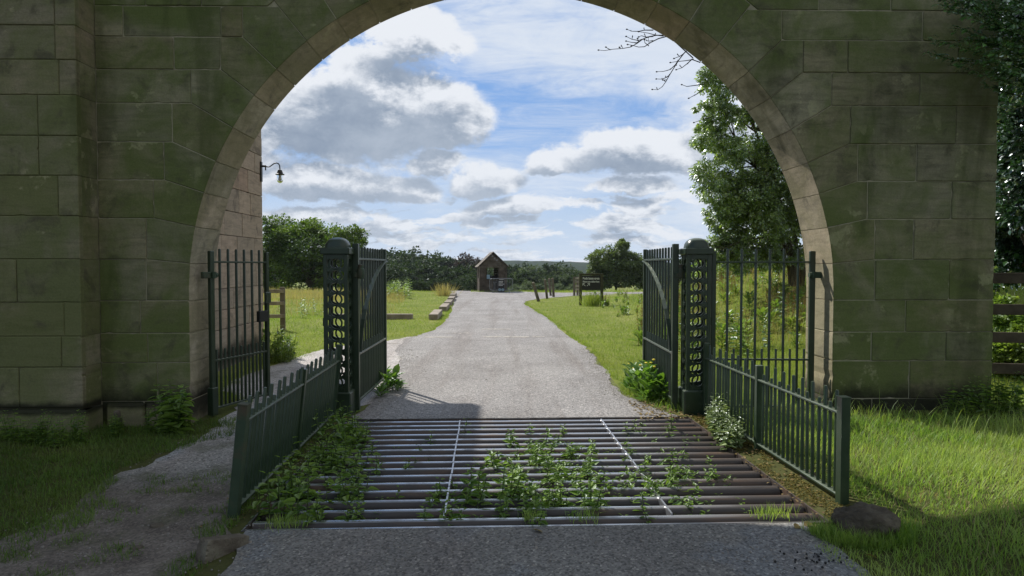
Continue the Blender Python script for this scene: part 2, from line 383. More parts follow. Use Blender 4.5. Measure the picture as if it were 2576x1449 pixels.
def ground_mat():
    m, E.nt = newmat('turf_soil'); p = wpos()
    n = noise(p, .7, 5, .6); f = noise(p, 14, 5, .7)
    c = ramp(n, [(.3, (.12, .155, .03)), (.5, (.16, .195, .04)), (.7, (.22, .23, .075))])
    c = mix(1.0, c, ramp(f, [(.25, (.55, .55, .55)), (.75, (1.35, 1.3, 1.2))]), 'MULTIPLY')
    s = E.nt.nodes.new('ShaderNodeSeparateXYZ'); put(s.inputs[0], p); y = E(s.outputs[1])
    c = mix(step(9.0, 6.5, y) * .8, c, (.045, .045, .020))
    out(principled(c, .95, bump(f, .6, .03), spec=.1)); return m
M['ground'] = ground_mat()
def road_mat(name, dirt=False):
    m, E.nt = newmat(name); p = wpos()
    s = E.nt.nodes.new('ShaderNodeSeparateXYZ'); put(s.inputs[0], p); y = E(s.outputs[1]); x = E(s.outputs[0])
    agg = voro(p, 80, out=1); bw = E.nt.nodes.new('ShaderNodeRGBToBW'); put(bw.inputs[0], agg); a = E(bw.outputs[0])
    big = noise(p, .8, 5, .6, .4); med = noise(p, 4.5, 5, .65)
    c = ramp(big, [(.3, (.215, .202, .195)), (.5, (.265, .252, .245)), (.72, (.315, .30, .29))])
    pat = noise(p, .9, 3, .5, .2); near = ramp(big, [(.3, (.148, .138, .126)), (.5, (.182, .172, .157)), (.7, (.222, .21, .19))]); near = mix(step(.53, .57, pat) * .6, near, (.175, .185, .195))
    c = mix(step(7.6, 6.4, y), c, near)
    trk = noise(p, 1.0, 4, .6, 0, (2.2, .12, 1)); c = mix(step(.46, .66, trk) * .55, c, (.170, .148, .135)); grit = noise(p, 26, 3, .7); c = mix(1.0, c, ramp(grit, [(.3, (.78, .78, .78)), (.5, (1, 1, 1)), (.7, (1.15, 1.15, 1.14))]), 'MULTIPLY')
    c = mix(1.0, c, ramp(a, [(.15, (.50, .50, .50)), (.45, (.95, .95, .95)), (.8, (1.25, 1.25, 1.22)), (.97, (2.1, 2.05, 1.95))]), 'MULTIPLY')
    c = mix(step(.58, .70, med) * .35, c, (.11, .10, .09))
    if dirt:
        c = mix(step(5.0, 5.6, y), c, mix(1.0, c, (1.6, 1.58, 1.58), 'MULTIPLY'))
        d = noise(p, 1.6, 5, .6, .5)
        c = mix(step(5.35, 4.7, y + d * .8 - .4), c, mix(1.0, ramp(med, [(.3, (.105, .086, .07)), (.6, (.18, .152, .126)), (.8, (.25, .222, .19))]), ramp(a, [(.1, (.6, .6, .6)), (.9, (1.3, 1.3, 1.3)), (1, (2, 2, 2))]), 'MULTIPLY'))
        c = mix(step(.52, .66, noise(p, 2.4, 4, .6)) * .45, c, (.07, .075, .03))
    dus = noise(p, 1.4, 6, .7, .8, (1, .45, 1)); c = mix(step(.55, .75, dus) * .4, c, (.40, .365, .34))
    h = a * .8 + noise(p, 40, 3) * .5
    out(principled(c, .85, bump(h, .75, .012), spec=.3)); return m
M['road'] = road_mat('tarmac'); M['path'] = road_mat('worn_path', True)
M['wornpaint'] = simple('worn_paint', (.40, .37, .33), .9, var=.25, sc=25, b=.4, spec=.1)
M['concrete'] = simple('concrete', (.22, .20, .17), .95, var=.35, sc=7, b=.6, spec=.1)
def hill_mat():
    m, E.nt = newmat('wooded_hill'); p = wpos()
    v = voro(p, .09); n = noise(p, .02, 4)
    c = ramp(n, [(.35, (.018, .032, .016)), (.6, (.026, .042, .018)), (.7, (.05, .06, .026))])
    c = mix(1.0, c, ramp(v, [(.2, (1.3, 1.3, 1.3)), (.8, (.5, .5, .5))]), 'MULTIPLY')
    out(principled(c, 1, spec=0)); return m
M['hill'] = hill_mat()

# ------------------------------------------------------------------ sky and sun
SUN = Vector((.60, -.80, -1.0))
def make_world():
    w = bpy.data.worlds.new('World'); scene.world = w; w.use_nodes = True
    nt = w.node_tree; nt.nodes.clear(); E.nt = nt
    sky = nt.nodes.new('ShaderNodeTexSky'); sky.sky_type = 'NISHITA'; sky.sun_disc = False
    sky.sun_elevation = math.atan2(1, math.hypot(.60, .80)); sky.sun_rotation = math.atan2(-.60, .80)
    sky.air_density = 1.0; sky.dust_density = .6; sky.ozone_density = 1.5; sky.altitude = 80
    d = coord('Generated'); s = nt.nodes.new('ShaderNodeSeparateXYZ'); put(s.inputs[0], d)
    X, Y, Z = (E(s.outputs[i]) for i in range(3))
    inv = E.math('MAXIMUM', Y, .05)
    u = X / inv; v = Z / inv
    wob = noise(d, 5, 8, .60, 0, (1, 1, 1.6)); wob2 = noise(d, 21, 6, .66, .2, (1, 1, 1.5))
    sh = E.nt.nodes.new('ShaderNodeVectorMath'); put(sh.inputs[0], d); sh.inputs[1].default_value = (5.3, 2.1, 7.7); d2 = E(sh.outputs[0])
    wa = noise(d2, 5, 7, .62, 0, (1, 1, 1.6)); wb = noise(d2, 17, 5, .62, 0, (1, 1, 1.6))
    wf = E.math('MINIMUM', E.math('MAXIMUM', v * 2.6 + .18, .22), 1.0)
    du = ((wob - .5) * .22 + (wob2 - .5) * .07) * wf; dv = ((wa - .5) * .14 + (wb - .5) * .055) * wf
    rel = E.nt.nodes.new('ShaderNodeVectorMath'); put(rel.inputs[0], d); rel.inputs[1].default_value = (.006, 0, .014); d3 = E(rel.outputs[0])
    relief = (wob2 - noise(d3, 21, 6, .66, .2, (1, 1, 1.5))) * 1.3 + (wob - noise(d3, 5, 8, .60, 0, (1, 1, 1.6))) * 1.2
    blobs = [(900, 290, 300, 150, 1.2), (1110, 285, 150, 110, 1.3), (800, 330, 200, 110, 1.2), (1030, 100, 150, 70, 1), (880, 185, 130, 70, 1), (1095, 405, 78, 46, 1.6), (1235, 450, 100, 52, 1.5),
             (1620, 400, 190, 80, 1.5), (1400, 405, 95, 50, 1.5), (1540, 370, 110, 60, 1.3), (830, 470, 230, 58, 1.6), (1015, 470, 105, 46, 1.6), (1285, 520, 140, 34, 1.7), (1590, 478, 120, 30, 1.6),
             (770, 540, 130, 26, 1.6), (1300, 520, 150, 30, 1.6),
             (560, 330, 220, 170, 1.2), (2100, 350, 420, 150, 1.2), (150, 300, 420, 160, 1.2)]
    gen = (noise(d, 2.6, 6, .6, .3, (1, 1, 1.9)) - .56) * 3.2
    behind = step(.35, .1, Y)
    def field(uu, vv):
        cum = None
        for (px, py, rx, ry, low) in blobs:
            cu, cv = (px - 1288) / FPX, (668 - py) / FPX
            a = (uu - cu) * (FPX / rx); b = (vv - cv) * (FPX / ry)
            b = b * (E.math('LESS_THAN', b, 0.0) * (low - 1.0) + 1.0)
            e = 1.0 - E.math('SQRT', a * a + b * b); cum = e if cum is None else E.math('SMOOTH_MAX', cum, e, .10)
        cxy = E.nt.nodes.new('ShaderNodeCombineXYZ'); put(cxy.inputs[0], uu); put(cxy.inputs[1], E.math('POWER', E.math('MAXIMUM', vv, 0.0), .62) * 2.3)
        lo = (noise(E(cxy.outputs[0]), 8.5, 5, .56, .15) - .48) * 3.0 - step(.085, .17, vv) * 1.2
        cum = E.math('SMOOTH_MAX', cum, lo, .08)
        return cum * (1.0 - behind) + gen * behind
    rag = (wob2 - .5) * .62 + (wb - .5) * .45
    dens = field(u + du, v + dv) + rag
    above = field(u + du + .012, v + dv + wf * .05) + rag * .6
    mask = step(-.08, .22, dens)
    core = step(-.14, .54, above - relief + (wa - .5) * .7)
    white = (.73, .76, .81); grey = (.275, .335, .425)
    ccol = mix(core, white, mix(step(.3, .7, wa * .6 + wob2 * .4), (.215, .275, .37), (.38, .44, .53)))
    # thin high veil
    ve = noise(d, 3.0, 8, .66, 1.4, (.8, 1.0, 3.6)); vf = noise(d, 11, 7, .68, 1.0, (.6, 1, 3.2))
    top = E.math('MULTIPLY', step(.22, .33, v + (wob - .5) * .14), step(-.25, .02, u))
    rgt = step(.12, .26, u + (wob - .5) * .25) * step(.02, .1, v)
    veil = step(.40, .77, ve * .62 + vf * .38 + top * .20 + rgt * .16)
    hzn = step(.22, .0, Z)
    base = mix(1.0, E(sky.outputs[0]), (.105, .105, .105), 'MULTIPLY')
    blue = mix(.75, base, (.145, .315, .67))
    c = mix(hzn * .75, blue, (.58, .67, .78))
    c = mix(veil * .92, c, mix(vf, (.56, .63, .74), (.74, .78, .835)))
    c = mix(mask, c, mix(hzn * .22, ccol, (.60, .66, .75)))
    c = mix(step(.25, -.25, Y) * .42, c, (.19, .195, .17))  # sky behind the camera dimmed and tinted to cut ambient on the wall front
    c = mix(step(.0, -.03, Z), c, (.10, .11, .08))
    bg = nt.nodes.new('ShaderNodeBackground'); put(bg.inputs[0], mix(1.0, c, (10, 10, 10), 'MULTIPLY')); bg.inputs[1].default_value = 0.1
    o = nt.nodes.new('ShaderNodeOutputWorld'); nt.links.new(bg.outputs[0], o.inputs[0])
make_world()
sd = bpy.data.lights.new('sun', 'SUN'); so = bpy.data.objects.new('sun', sd); COL.objects.link(so)
sd.energy = 5.0; sd.angle = R(.55); sd.color = (1, .95, .87)
so.rotation_euler = SUN.to_track_quat('-Z', 'Y').to_euler(); so.location = (-20, 25, 30)

# ------------------------------------------------------------------ ground, road, path
GC = Vector((.12, 5.62)); GR = R(2.2); GW, GL = 3.60, 2.96      # cattle grid centre, turn, width, length
def gw(lx, ly):
    c, s = math.cos(GR), math.sin(GR); return GC.x + lx * c - ly * s, GC.y + lx * s + ly * c
def gl(x, y):
    c, s = math.cos(GR), math.sin(GR); x = np.asarray(x) - GC.x; y = np.asarray(y) - GC.y; return x * c + y * s, -x * s + y * c
def ground():
    xs = sorted(set([-900, -400, -200, -120, -80, -60, -45, -35, -28, -23] + list(np.arange(-20, 20.1, .5)) + [-GW / 2, GW / 2] + [23, 28, 35, 45, 60, 80, 120, 200, 400, 900]))
    ys = sorted(set([-60, -30, -18, -12] + list(np.arange(-10, 50, .5)) + [-GL / 2, GL / 2] + list(np.arange(50, 180, 4)) + [200, 260, 350, 500, 800, 1500]))
    V = []; F = []
    c, s = math.cos(GR), math.sin(GR)
    for y in ys:
        for x in xs:
            wx, wy = GC.x + x * c - y * s, GC.y + x * s + y * c
            V.append((wx, wy, hz(wx, wy)))
    nx = len(xs)
    for j in range(len(ys) - 1):
        for i in range(nx - 1):
            mx, my = (xs[i] + xs[i + 1]) / 2, (ys[j] + ys[j + 1]) / 2
            if abs(mx) < GW / 2 and abs(my) < GL / 2: continue
            a = j * nx + i; F.append((a, a + 1, a + 1 + nx, a + nx))
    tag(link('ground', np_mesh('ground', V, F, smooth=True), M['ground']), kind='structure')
ground()
def sheet(name, mat, st, lift, n=24, rag=.05):
    """strip through stations (Y, left X, right X, shear)"""
    rows = []
    for (a, b) in zip(st[:-1], st[1:]):
        m = max(1, int(abs(b[0] - a[0]) / (.12 if b[0] < 16 else .5)))
        for k in range(m): rows.append([a[q] + (b[q] - a[q]) * k / m for q in range(4)])
    rows.append(list(st[-1]))
    V = []; F = []; r2 = np.random.default_rng(3); ja = np.cumsum(r2.normal(0, 1, len(rows))); jb = np.cumsum(r2.normal(0, 1, len(rows)))
    ja = np.sin(ja * .6) * rag + r2.normal(0, rag * .3, len(rows)); jb = np.sin(jb * .6) * rag + r2.normal(0, rag * .3, len(rows))
    for i, (y, l, r, sh) in enumerate(rows):
        l, r = l + ja[i], r + jb[i]
        for k in range(n + 1):
            x = l + (r - l) * k / n; yy = y + sh * (x - GC.x)
            V.append((x, yy, hz(x, yy) + lift))
    for i in range(len(rows) - 1):
        for k in range(n): a = i * (n + 1) + k; F.append((a, a + 1, a + n + 2, a + n + 1))
    return tag(link(name, np_mesh(name, V, F, smooth=True), mat), kind='structure')
SH = math.tan(GR)
yn, yf = GC.y - GL / 2 - .01, GC.y + GL / 2 + .01
ROAD1 = [(-8, -1.5, 1.9, 0), (2.5, -1.5, 1.85, 0), (3.5, -1.55, 1.82, .01), (3.9, -1.58, 1.80, .02), (yn, -1.62, 1.86, SH)]
ROAD2 = [(yf, -1.68, 1.78, SH), (7.7, -1.60, 1.60, .02), (8.4, -1.62, 1.40, 0), (10, -1.72, 1.40, 0), (11.9, -1.95, 1.48, 0), (13.5, -2.3, 1.45, 0), (15.0, -2.25, 1.36, 0), (17, -1.9, 1.24, 0),
         (20.8, -1.98, 1.05, 0), (25, -2.2, .75, 0), (28.5, -2.45, .52, 0), (30.5, -2.6, .62, 0), (33, -2.85, 1.25, 0), (36, -3.1, 1.6, 0), (40, -3.45, 1.75, 0), (46, -4.2, -.4, 0), (60, -6.0, -2.2, 0)]
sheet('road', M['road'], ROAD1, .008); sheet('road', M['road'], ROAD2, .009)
sheet('side_road', M['road'], [(32.5, 1.0, 1.15, 0), (34.5, .8, 2.1, 0), (37, .6, 4.0, 0), (39.2, .2, 7.5, 0), (40.8, .4, 9.0, 0)], .005, rag=.08)
sheet('path', M['path'], [(2.2, -3.3, -1.9, 0), (3.3, -3.2, -1.75, 0), (3.9, -2.95, -1.72, 0), (4.5, -2.85, -1.85, 0), (5.1, -3.05, -1.95, 0), (5.7, -3.0, -1.85, 0), (6.6, -3.0, -1.85, 0), (7.3, -3.05, -1.9, 0), (8.0, -3.1, -1.5, 0), (9.0, -3.9, -1.4, 0),
                           (11.0, -3.85, -1.4, 0), (12.3, -3.7, -1.5, 0), (13.2, -3.4, -1.6, 0), (14.2, -2.9, -1.7, 0), (15.4, -2.3, -1.9, 0)], .004, rag=.07)

def worn_lines():
    P = []
    for (px0, px1, py, n) in ((1070, 1138, 848, 110), (1215, 1262, 847, 90), (1268, 1330, 847.5, 150), (1340, 1370, 846.5, 24), (1212, 1284, 828, 110), (1120, 1180, 838, 24)):
        for _ in range(n):
            q = G(rng.uniform(px0, px1), py, .012); P.append((q.x, q.y + rng.normal(0, .05), .012))
    P = np.array(P); n = len(P); D = np.c_[rng.normal(0, 1, (n, 2)), np.zeros(n)]
    V, F, t = scatter([(-.5, -.4, 0), (.4, -.5, 0), (.5, .35, 0), (-.3, .5, 0)], [(0, 1, 2, 3)], P, D, np.tile([0, 0, 1.0], (n, 1)), rng.uniform(.025, .08, n), rng.uniform(0, 1, n))
    V[:, 2] += rng.uniform(0, .002, len(V)).repeat(1) * 0 + np.repeat(np.arange(n) % 37, 4) * 4e-5
    tag(link('road_marking', np_mesh('road_marking', V, F, t), M['wornpaint']), kind='structure')
worn_lines()

# ------------------------------------------------------------------ gatehouse
GHR = R(1.0); AC, AZ, AR, TH = .02, 1.295, 3.348, .64      # arch centre x, springing z, radius, thickness
gh = thing('stone_gatehouse', 'mossy sandstone gatehouse with a wide round arch spanning the road', 'gatehouse', (0, 7.1, 0), GHR)
COURSE = [-.35, .2, .6, .905, 1.24, 1.665, 2.087, 2.48, 2.866, 3.26, 3.6, 3.93, 4.24, 4.57, 4.92, 5.3, 5.72, 6.15, 6.6, 7.05, 7.5, 7.95, 8.4, 8.85, 9.3, 9.75, 10.2, 10.6]
def inset(P, d):
    n = len(P); o = []
    for i in range(n):
        a, b, c = P[i - 1], P[i], P[(i + 1) % n]
        e1 = (b[0] - a[0], b[1] - a[1]); e2 = (c[0] - b[0], c[1] - b[1])
        l1 = math.hypot(*e1) or 1e-9; l2 = math.hypot(*e2) or 1e-9
        n1 = (-e1[1] / l1, e1[0] / l1); n2 = (-e2[1] / l2, e2[0] / l2)
        k = d / max(.35, 1 + n1[0] * n2[0] + n1[1] * n2[1])
        o.append((b[0] + (n1[0] + n2[0]) * k, b[1] + (n1[1] + n2[1]) * k))
    return o
def block(mb, P, yf, yb, tint, xf=None, gap=.0035, ch=.006):
    """stone from polygon P (x, z) counter-clockwise, front at yf, back at yb"""
    if len(P) <= 5 and chips.random() < .75:                  # worn corners
        Q = []
        for i in range(len(P)):
            a, b, c = Vector(P[i - 1]), Vector(P[i]), Vector(P[(i + 1) % len(P)])
            if chips.random() < .45 and (a - b).length > .2 and (c - b).length > .2:
                r1, r2 = chips.uniform(.008, .05), chips.uniform(.006, .022)
                if chips.random() < .5: r1, r2 = r2, r1
                p, q = b + (a - b).normalized() * r1, b + (c - b).normalized() * r2
                Q += [tuple(p), tuple((p + q) / 2 + (b - (p + q) / 2) * chips.uniform(.1, .6)), tuple(q)]
            else: Q.append(tuple(b))
            if (c - b).length > .35 and chips.random() < .6:  # nibbled arris
                e = (c - b).normalized(); nrm = Vector((-e.y, e.x)); u = chips.uniform(.2, .8); w = chips.uniform(.02, .07); o = b + (c - b) * u
                Q += [tuple(o - e * w), tuple(o + nrm * chips.uniform(.003, .010)), tuple(o + e * w)]
        P = Q
    A = inset(P, gap); B = inset(P, gap + ch); n = len(P)
    V = [(x, yf, z) for x, z in B] + [(x, yf + ch, z) for x, z in A] + [(x, yb, z) for x, z in A]
    if xf: V = [xf(*v) for v in V]
    F = [tuple(range(n))]
    for i in range(n):
        j = (i + 1) % n
        F.append((i, n + i, n + j, j)); F.append((n + i, 2 * n + i, 2 * n + j, n + j))
    F.append(tuple(range(2 * n, 3 * n))[::-1])
    b = len(mb.f); mb.add(V, F, tint)
    for i in range(n): mb.mi[b + 2 + 2 * i] = 1
def lengths(a, b, lo, hi, rnd):
    o = [a]
    while o[-1] < b - lo * .6:
        x = o[-1] + rnd.uniform(lo, hi)
        if b - x < lo * .6: x = b
        o.append(min(x, b))
    if o[-1] < b - 1e-6: o.append(b)
    return o
def arcx(z):
    return AR if z <= AZ else (math.sqrt(max(0, AR * AR - (z - AZ) ** 2)))
RX, LX = 5.07, -4.24     # ends of the flat wall either side
JOINT = [5.6, 12.1, 18.3, 24.2, 30.8, 37.6, 43.6, 50.8, 57.3, 63.8, 70.3, 76.8, 83.3, 90]
JC = [5, 6, 7, 8, 9, 10, 11, 12]
rnd = random.Random(11); chips = random.Random(19)
SPLITR = {5: [2307], 6: [2185, 2402], 7: [2311], 8: [2409], 9: [2315], 10: [2131, 2411], 11: [2320], 4: [2210, 2400], 3: [2290], 2: [2204, 2395], 1: [2303]}
SPLITL = {11: [570, 330], 10: [570, 453], 9: [470], 8: [457], 7: [417], 6: [385], 5: [400], 4: [370], 3: [485 - 60], 2: [377], 1: [400]}
wall = MB(); arch = MB(); core = MB()
def P2(px): return (px - 1288) / FPX * 7.1
xk = {}
for k, c in enumerate(JC):
    xk[k] = (COURSE[c] - AZ) / math.tan(R(JOINT[k]))
for side in (1, -1):
    mir = (lambda P: P) if side > 0 else (lambda P: [(2 * AC - x, z) for x, z in P][::-1])
    ip = lambda a: (AC + AR * math.cos(R(a)), AZ + AR * math.sin(R(a)))
    # voussoirs stepped into the courses
    for k in range(len(JOINT) - 1):
        a0, a1 = JOINT[k], JOINT[k + 1]
        arc = [ip(a0 + (a1 - a0) * q / 5) for q in range(6)]
        if k < 7:
            z0, z1 = COURSE[JC[k]], COURSE[JC[k + 1]]
            P = [(AC + xk[k], z0), (AC + xk[k], z1), (AC + xk[k + 1], z1)] + arc[::-1]
        else:
            ro = 3.87
            P = [(AC + ro * math.cos(R(a0 + (a1 - a0) * q / 3)), AZ + ro * math.sin(R(a0 + (a1 - a0) * q / 3))) for q in range(4)] + arc[::-1]
        block(arch, mir(P), rnd.uniform(-.012, .001), TH, rnd.random())
    # springer stone and jambs, then courses outwards
    END = RX if side > 0 else 2 * AC - LX
    spl = SPLITR if side > 0 else SPLITL
    for c in range(len(COURSE) - 1):
        z0, z1 = COURSE[c], COURSE[c + 1]
        cuts = sorted((P2(p) if side > 0 else 2 * AC - P2(p)) for p in spl.get(c, []))
        if c < 4:      # square jamb blocks, full depth
            q = rnd.uniform(.42, .75); nx = cuts[0] if cuts else AC + AR + q
            if nx - (AC + AR) < .25: nx = AC + AR + q
            block(arch, mir([(AC + AR, z0), (nx, z0), (nx, z1), (AC + AR, z1)]), rnd.uniform(-.004, .004), TH, rnd.random()); x0 = nx
        elif c == 4:
            nx = P2(2210)
            arc = [ip(a) for a in (-.0, 1.4, 2.8, 4.2, 5.6)]
            block(arch, mir([(AC + AR, z0), (nx, z0), (nx, z1)] + arc[::-1]), 0, TH, rnd.random()); x0 = nx
        elif c < 12:
            x0 = AC + xk[c - 5]
        else:
            d = z1 - AZ
            d0 = z0 - AZ
            x0 = AC + (math.sqrt(3.87 ** 2 - d0 * d0) if d0 < 3.87 else 0)
        xs = [x0] + [q for q in cuts if q > x0 + .15 and q < END - .12] + [END] if cuts else lengths(x0, END, .5, 1.15, rnd)
        for a, b in zip(xs[:-1], xs[1:]):
            if b - a < .02: continue
            Q = [(a, z0), (b, z0), (b, z1), (a, z1)]
            if c >= 12 and a == x0 and z0 - AZ < 3.87:
                cr = lambda z: AC + math.sqrt(max(0, 3.87 ** 2 - (z - AZ) ** 2))
                Q = [(a, z0), (b, z0), (b, z1)] + [(cr(z1 + (z0 - z1) * q / 5), z1 + (z0 - z1) * q / 5) for q in range(5)]
            block(wall, mir(Q), rnd.uniform(-.012, .001), TH if b >= END - .01 and side > 0 else .25, rnd.random())
# mortar heart of the wall
def heart(P0, z0, z1, yf=.005, yb=TH - .012):
    x0, x1 = P0; core.box(((x0 + x1) / 2, (yf + yb) / 2, (z0 + z1) / 2), (x1 - x0, yb - yf, z1 - z0))
top = COURSE[-1] - .01
heart((AC + AR + .014, RX - .012), -.5, AZ); heart((LX - .3, AC - AR - .014), -.5, AZ)
N = 72; ra = AR + .014
V = []; F = []
for i in range(N + 1):
    a = math.pi * i / N; x, z = AC + ra * math.cos(a), AZ + ra * math.sin(a)
    V += [(x, .005, z), (x, .005, top), (x, TH - .012, top), (x, TH - .012, z)]
for i in range(N):
    b = i * 4; F += [(b, b + 1, b + 5, b + 4), (b + 2, b + 3, b + 7, b + 6), (b + 3, b, b + 4, b + 7), (b + 1, b + 2, b + 6, b + 5)]
core.add(V, F)
heart((AC + ra, RX - .012), AZ, top); heart((LX - .3, AC - ra), AZ, top)
core.build('mortar_core', M['mortar'], gh)
fw_o = wall.build('front_wall', M['stone'], gh); fw_o.data.materials.append(M['stone']); ar_o = arch.build('arch_ring', M['stone'], gh); ar_o.data.materials.append(M['stone_arch'])
# projecting pier at the left, plinths
pier = MB(); PX0, PX1, PY = -13.0, -4.238, -.32
for c in range(len(COURSE) - 1):
    z0, z1 = COURSE[c], COURSE[c + 1]
    if c == 0: continue
    first = {2: .12, 3: .36, 4: .1}.get(c, None)
    xs = [PX1 - rnd.choice([.17, .38, .2, .9, .62])]
    while xs[-1] > PX0: xs.append(xs[-1] - rnd.uniform(.7, 1.25))
    xs = [PX1] + xs
    for a, b in zip(xs[1:], xs[:-1]):
        block(pier, [(a, z0), (b, z0), (b, z1), (a, z1)], PY + rnd.uniform(-.005, .004), PY + .3, rnd.random())
    block(pier, [(PX1 - .05, z0), (PX1 + .0, z0), (PX1 + .0, z1), (PX1 - .05, z1)], PY + .06, -.002, rnd.random(), gap=.002, ch=.002)
pier.box(((PX0 + PX1) / 2, (PY + .1) / 2, 5.1), (PX1 - PX0 - .02, -PY - .1 + .2 - .02, top + .5))
pier.build('corner_pier', M['stone_pier'], gh).data.materials.append(M['stone_pier'])
pl = MB()
for a, b in ((-13, -6.3), (-6.3, -5.2), (-5.2, PX1 + .05)):
    block(pl, [(a, -.45), (b, -.45), (b, .185), (a, .185)], PY - .05, PY + .1, rnd.random(), ch=.02)
block(pl, [(0, -.45), (.27, -.45), (.27, .185), (0, .185)], 0, .1, rnd.random(), ch=.004, xf=lambda x, y, z: (PX1 + .05 - y, PY - .02 + x, z))
for a, b in ((PX1 + .06, -3.78), (-3.775, -3.36)):
    block(pl, [(a, -.45), (b, -.45), (b, .185), (a, .185)], -.05, .05, rnd.random(), ch=.02)
pl.build('plinth', M['stone_pier'], gh).data.materials.append(M['stone_pier'])
# rear wing on the left: its long face looks to the road
wing = MB(); WX, WY0, WY1, WZ = -4.48, TH + .01, 5.55, 6.3
wc = [z * 1.0 for z in COURSE if z < WZ] + [WZ]
for c in range(len(wc) - 1):
    z0, z1 = wc[c], wc[c + 1]
    ys = lengths(WY0, WY1, .45, 1.0, rnd)
    for a, b in zip(ys[:-1], ys[1:]):
        block(wing, [(a, z0), (b, z0), (b, z1), (a, z1)], rnd.uniform(-.006, .004), .22, rnd.random(), xf=lambda x, y, z: (WX - y, x, z), gap=.004)
wing.box((WX - .03 - 4, (WY0 + WY1) / 2, WZ / 2 - .2), (8 - .05, WY1 - WY0 - .03, WZ + .3))
wing.build('rear_wing', M['stone_wing'], gh).data.materials.append(M['stone_wing'])
cor = MB(); cor.box((WX - 3.8, (WY0 + WY1) / 2 + .17, WZ + .11), (8.3, WY1 - WY0 + .36, .22), ch=.03)
cor.box((WX - 3.9, (WY0 + WY1) / 2 + .1, WZ - .1), (8.2, WY1 - WY0 + .16, .18), ch=.04)
cor.build('cornice', M['stone_wing'], gh)

# wall lamp on the wing corner
def wx(x, y): c, s = math.cos(GHR), math.sin(GHR); return x * c - y * s, 7.1 + x * s + y * c
lp0 = wx(WX + .006, WY1 - .08); lz = W(680, 418, lp0[1]).z
lamp = thing('wall_lamp', 'bulkhead lamp on a swan neck bracket fixed to the stone wing', 'lamp', (lp0[0], lp0[1], lz), 0)
b = MB(); b.box((.012, 0, -.10), (.024, .07, .36), ch=.005); b.box((.05, 0, .0), (.10, .03, .035), ch=.006); b.tube([(.09, 0, -.01), (.09, 0, -.075)], .012, 8); b.build('bracket', M['lampmetal'], lamp)
t = MB(); pts = [(.08, 0, 0), (.12, 0, -.012), (.16, 0, -.012), (.20, 0, .015), (.245, 0, .048), (.29, 0, .058), (.325, 0, .045), (.345, 0, .012), (.350, 0, -.04), (.350, 0, -.07)]
t.tube(pts, .011, 8); t.build('swan_neck', M['lampmetal'], lamp, True)
c = MB(); c.lathe([(.012, 0), (.035, -.005), (.052, -.05), (.056, -.068), (.078, -.078), (.078, -.092), (.04, -.095)], (.35, 0, -.065)); c.build('lamp_cap', M['lampmetal'], lamp, True)
g = MB(); g.lathe([(.056, 0), (.056, -.09), (.050, -.115), (.034, -.135), (.012, -.145)], (.35, 0, -.16)); g.build('glass_globe', M['glass'], lamp, True)
u = MB(); u.lathe([(.026, 0), (.026, -.03), (.034, -.065), (.038, -.09), (.028, -.112), (.008, -.12)], (.35, 0, -.155), 14); u.build('bulb', M['bulb'], lamp, True)

# ------------------------------------------------------------------ cattle grid
cg = thing('cattle_grid', 'steel cattle grid of round pipes set across the road under the arch', 'cattle grid', (GC.x, GC.y, 0), GR)
NP = 16; y0, y1 = -GL / 2 + .17, GL / 2 - .055; PR = .048
pm = MB(); pm.tube([(-GW / 2 + .01 + (GW - .02) * q / 6, 0, 0) for q in range(7)], PR, 16); pme = pm.mesh('pipe', True)
for i in range(NP):
    y = y0 + (y1 - y0) * i / (NP - 1)
    o = link('pipe', pme, M['pipe'], cg); o.location = (random.uniform(-.006, .006), y + random.uniform(-.006, .006), -PR - .004 + random.uniform(-.005, .004)); o.rotation_euler = (random.uniform(0, 6), 0, R(random.uniform(-.12, .12)))
fr = MB()
for s in (-1, 1):
    fr.box((s * (GW / 2 + .004), 0, -.06), (.012, GL + .02, .13)); fr.box((0, s * (GL / 2 + .004), -.06), (GW - .01, .012, .13))
fr.tube([(-GW / 2, -GL / 2 + .035, -.03), (GW / 2, -GL / 2 + .035, -.03)], .028, 12)
fr.build('frame', M['pipe'], cg, True)
for x in (-.60, .86):
    dv = MB(); n = 9
    for k in range(n):
        a = y0 + (y1 - y0) * k / n + .01; e = y0 + (y1 - y0) * (k + 1) / n - .01
        dv.box((x + random.uniform(-.003, .003), (a + e) / 2, -.018), (.012, e - a, .05))
    dv.build('spacer_bar', M['steel'], cg)
pit = MB(); D = .5
V = [(-GW / 2 - .01, -GL / 2 - .01, .0), (GW / 2 + .01, -GL / 2 - .01, .0), (GW / 2 + .01, GL / 2 + .01, .0), (-GW / 2 - .01, GL / 2 + .01, .0)]
V += [(x, y, -D) for x, y, z in V]
pit.add(V, [(0, 1, 5, 4), (1, 2, 6, 5), (2, 3, 7, 6), (3, 0, 4, 7), (4, 5, 6, 7)])
pit.build('pit', M['pit'], cg)

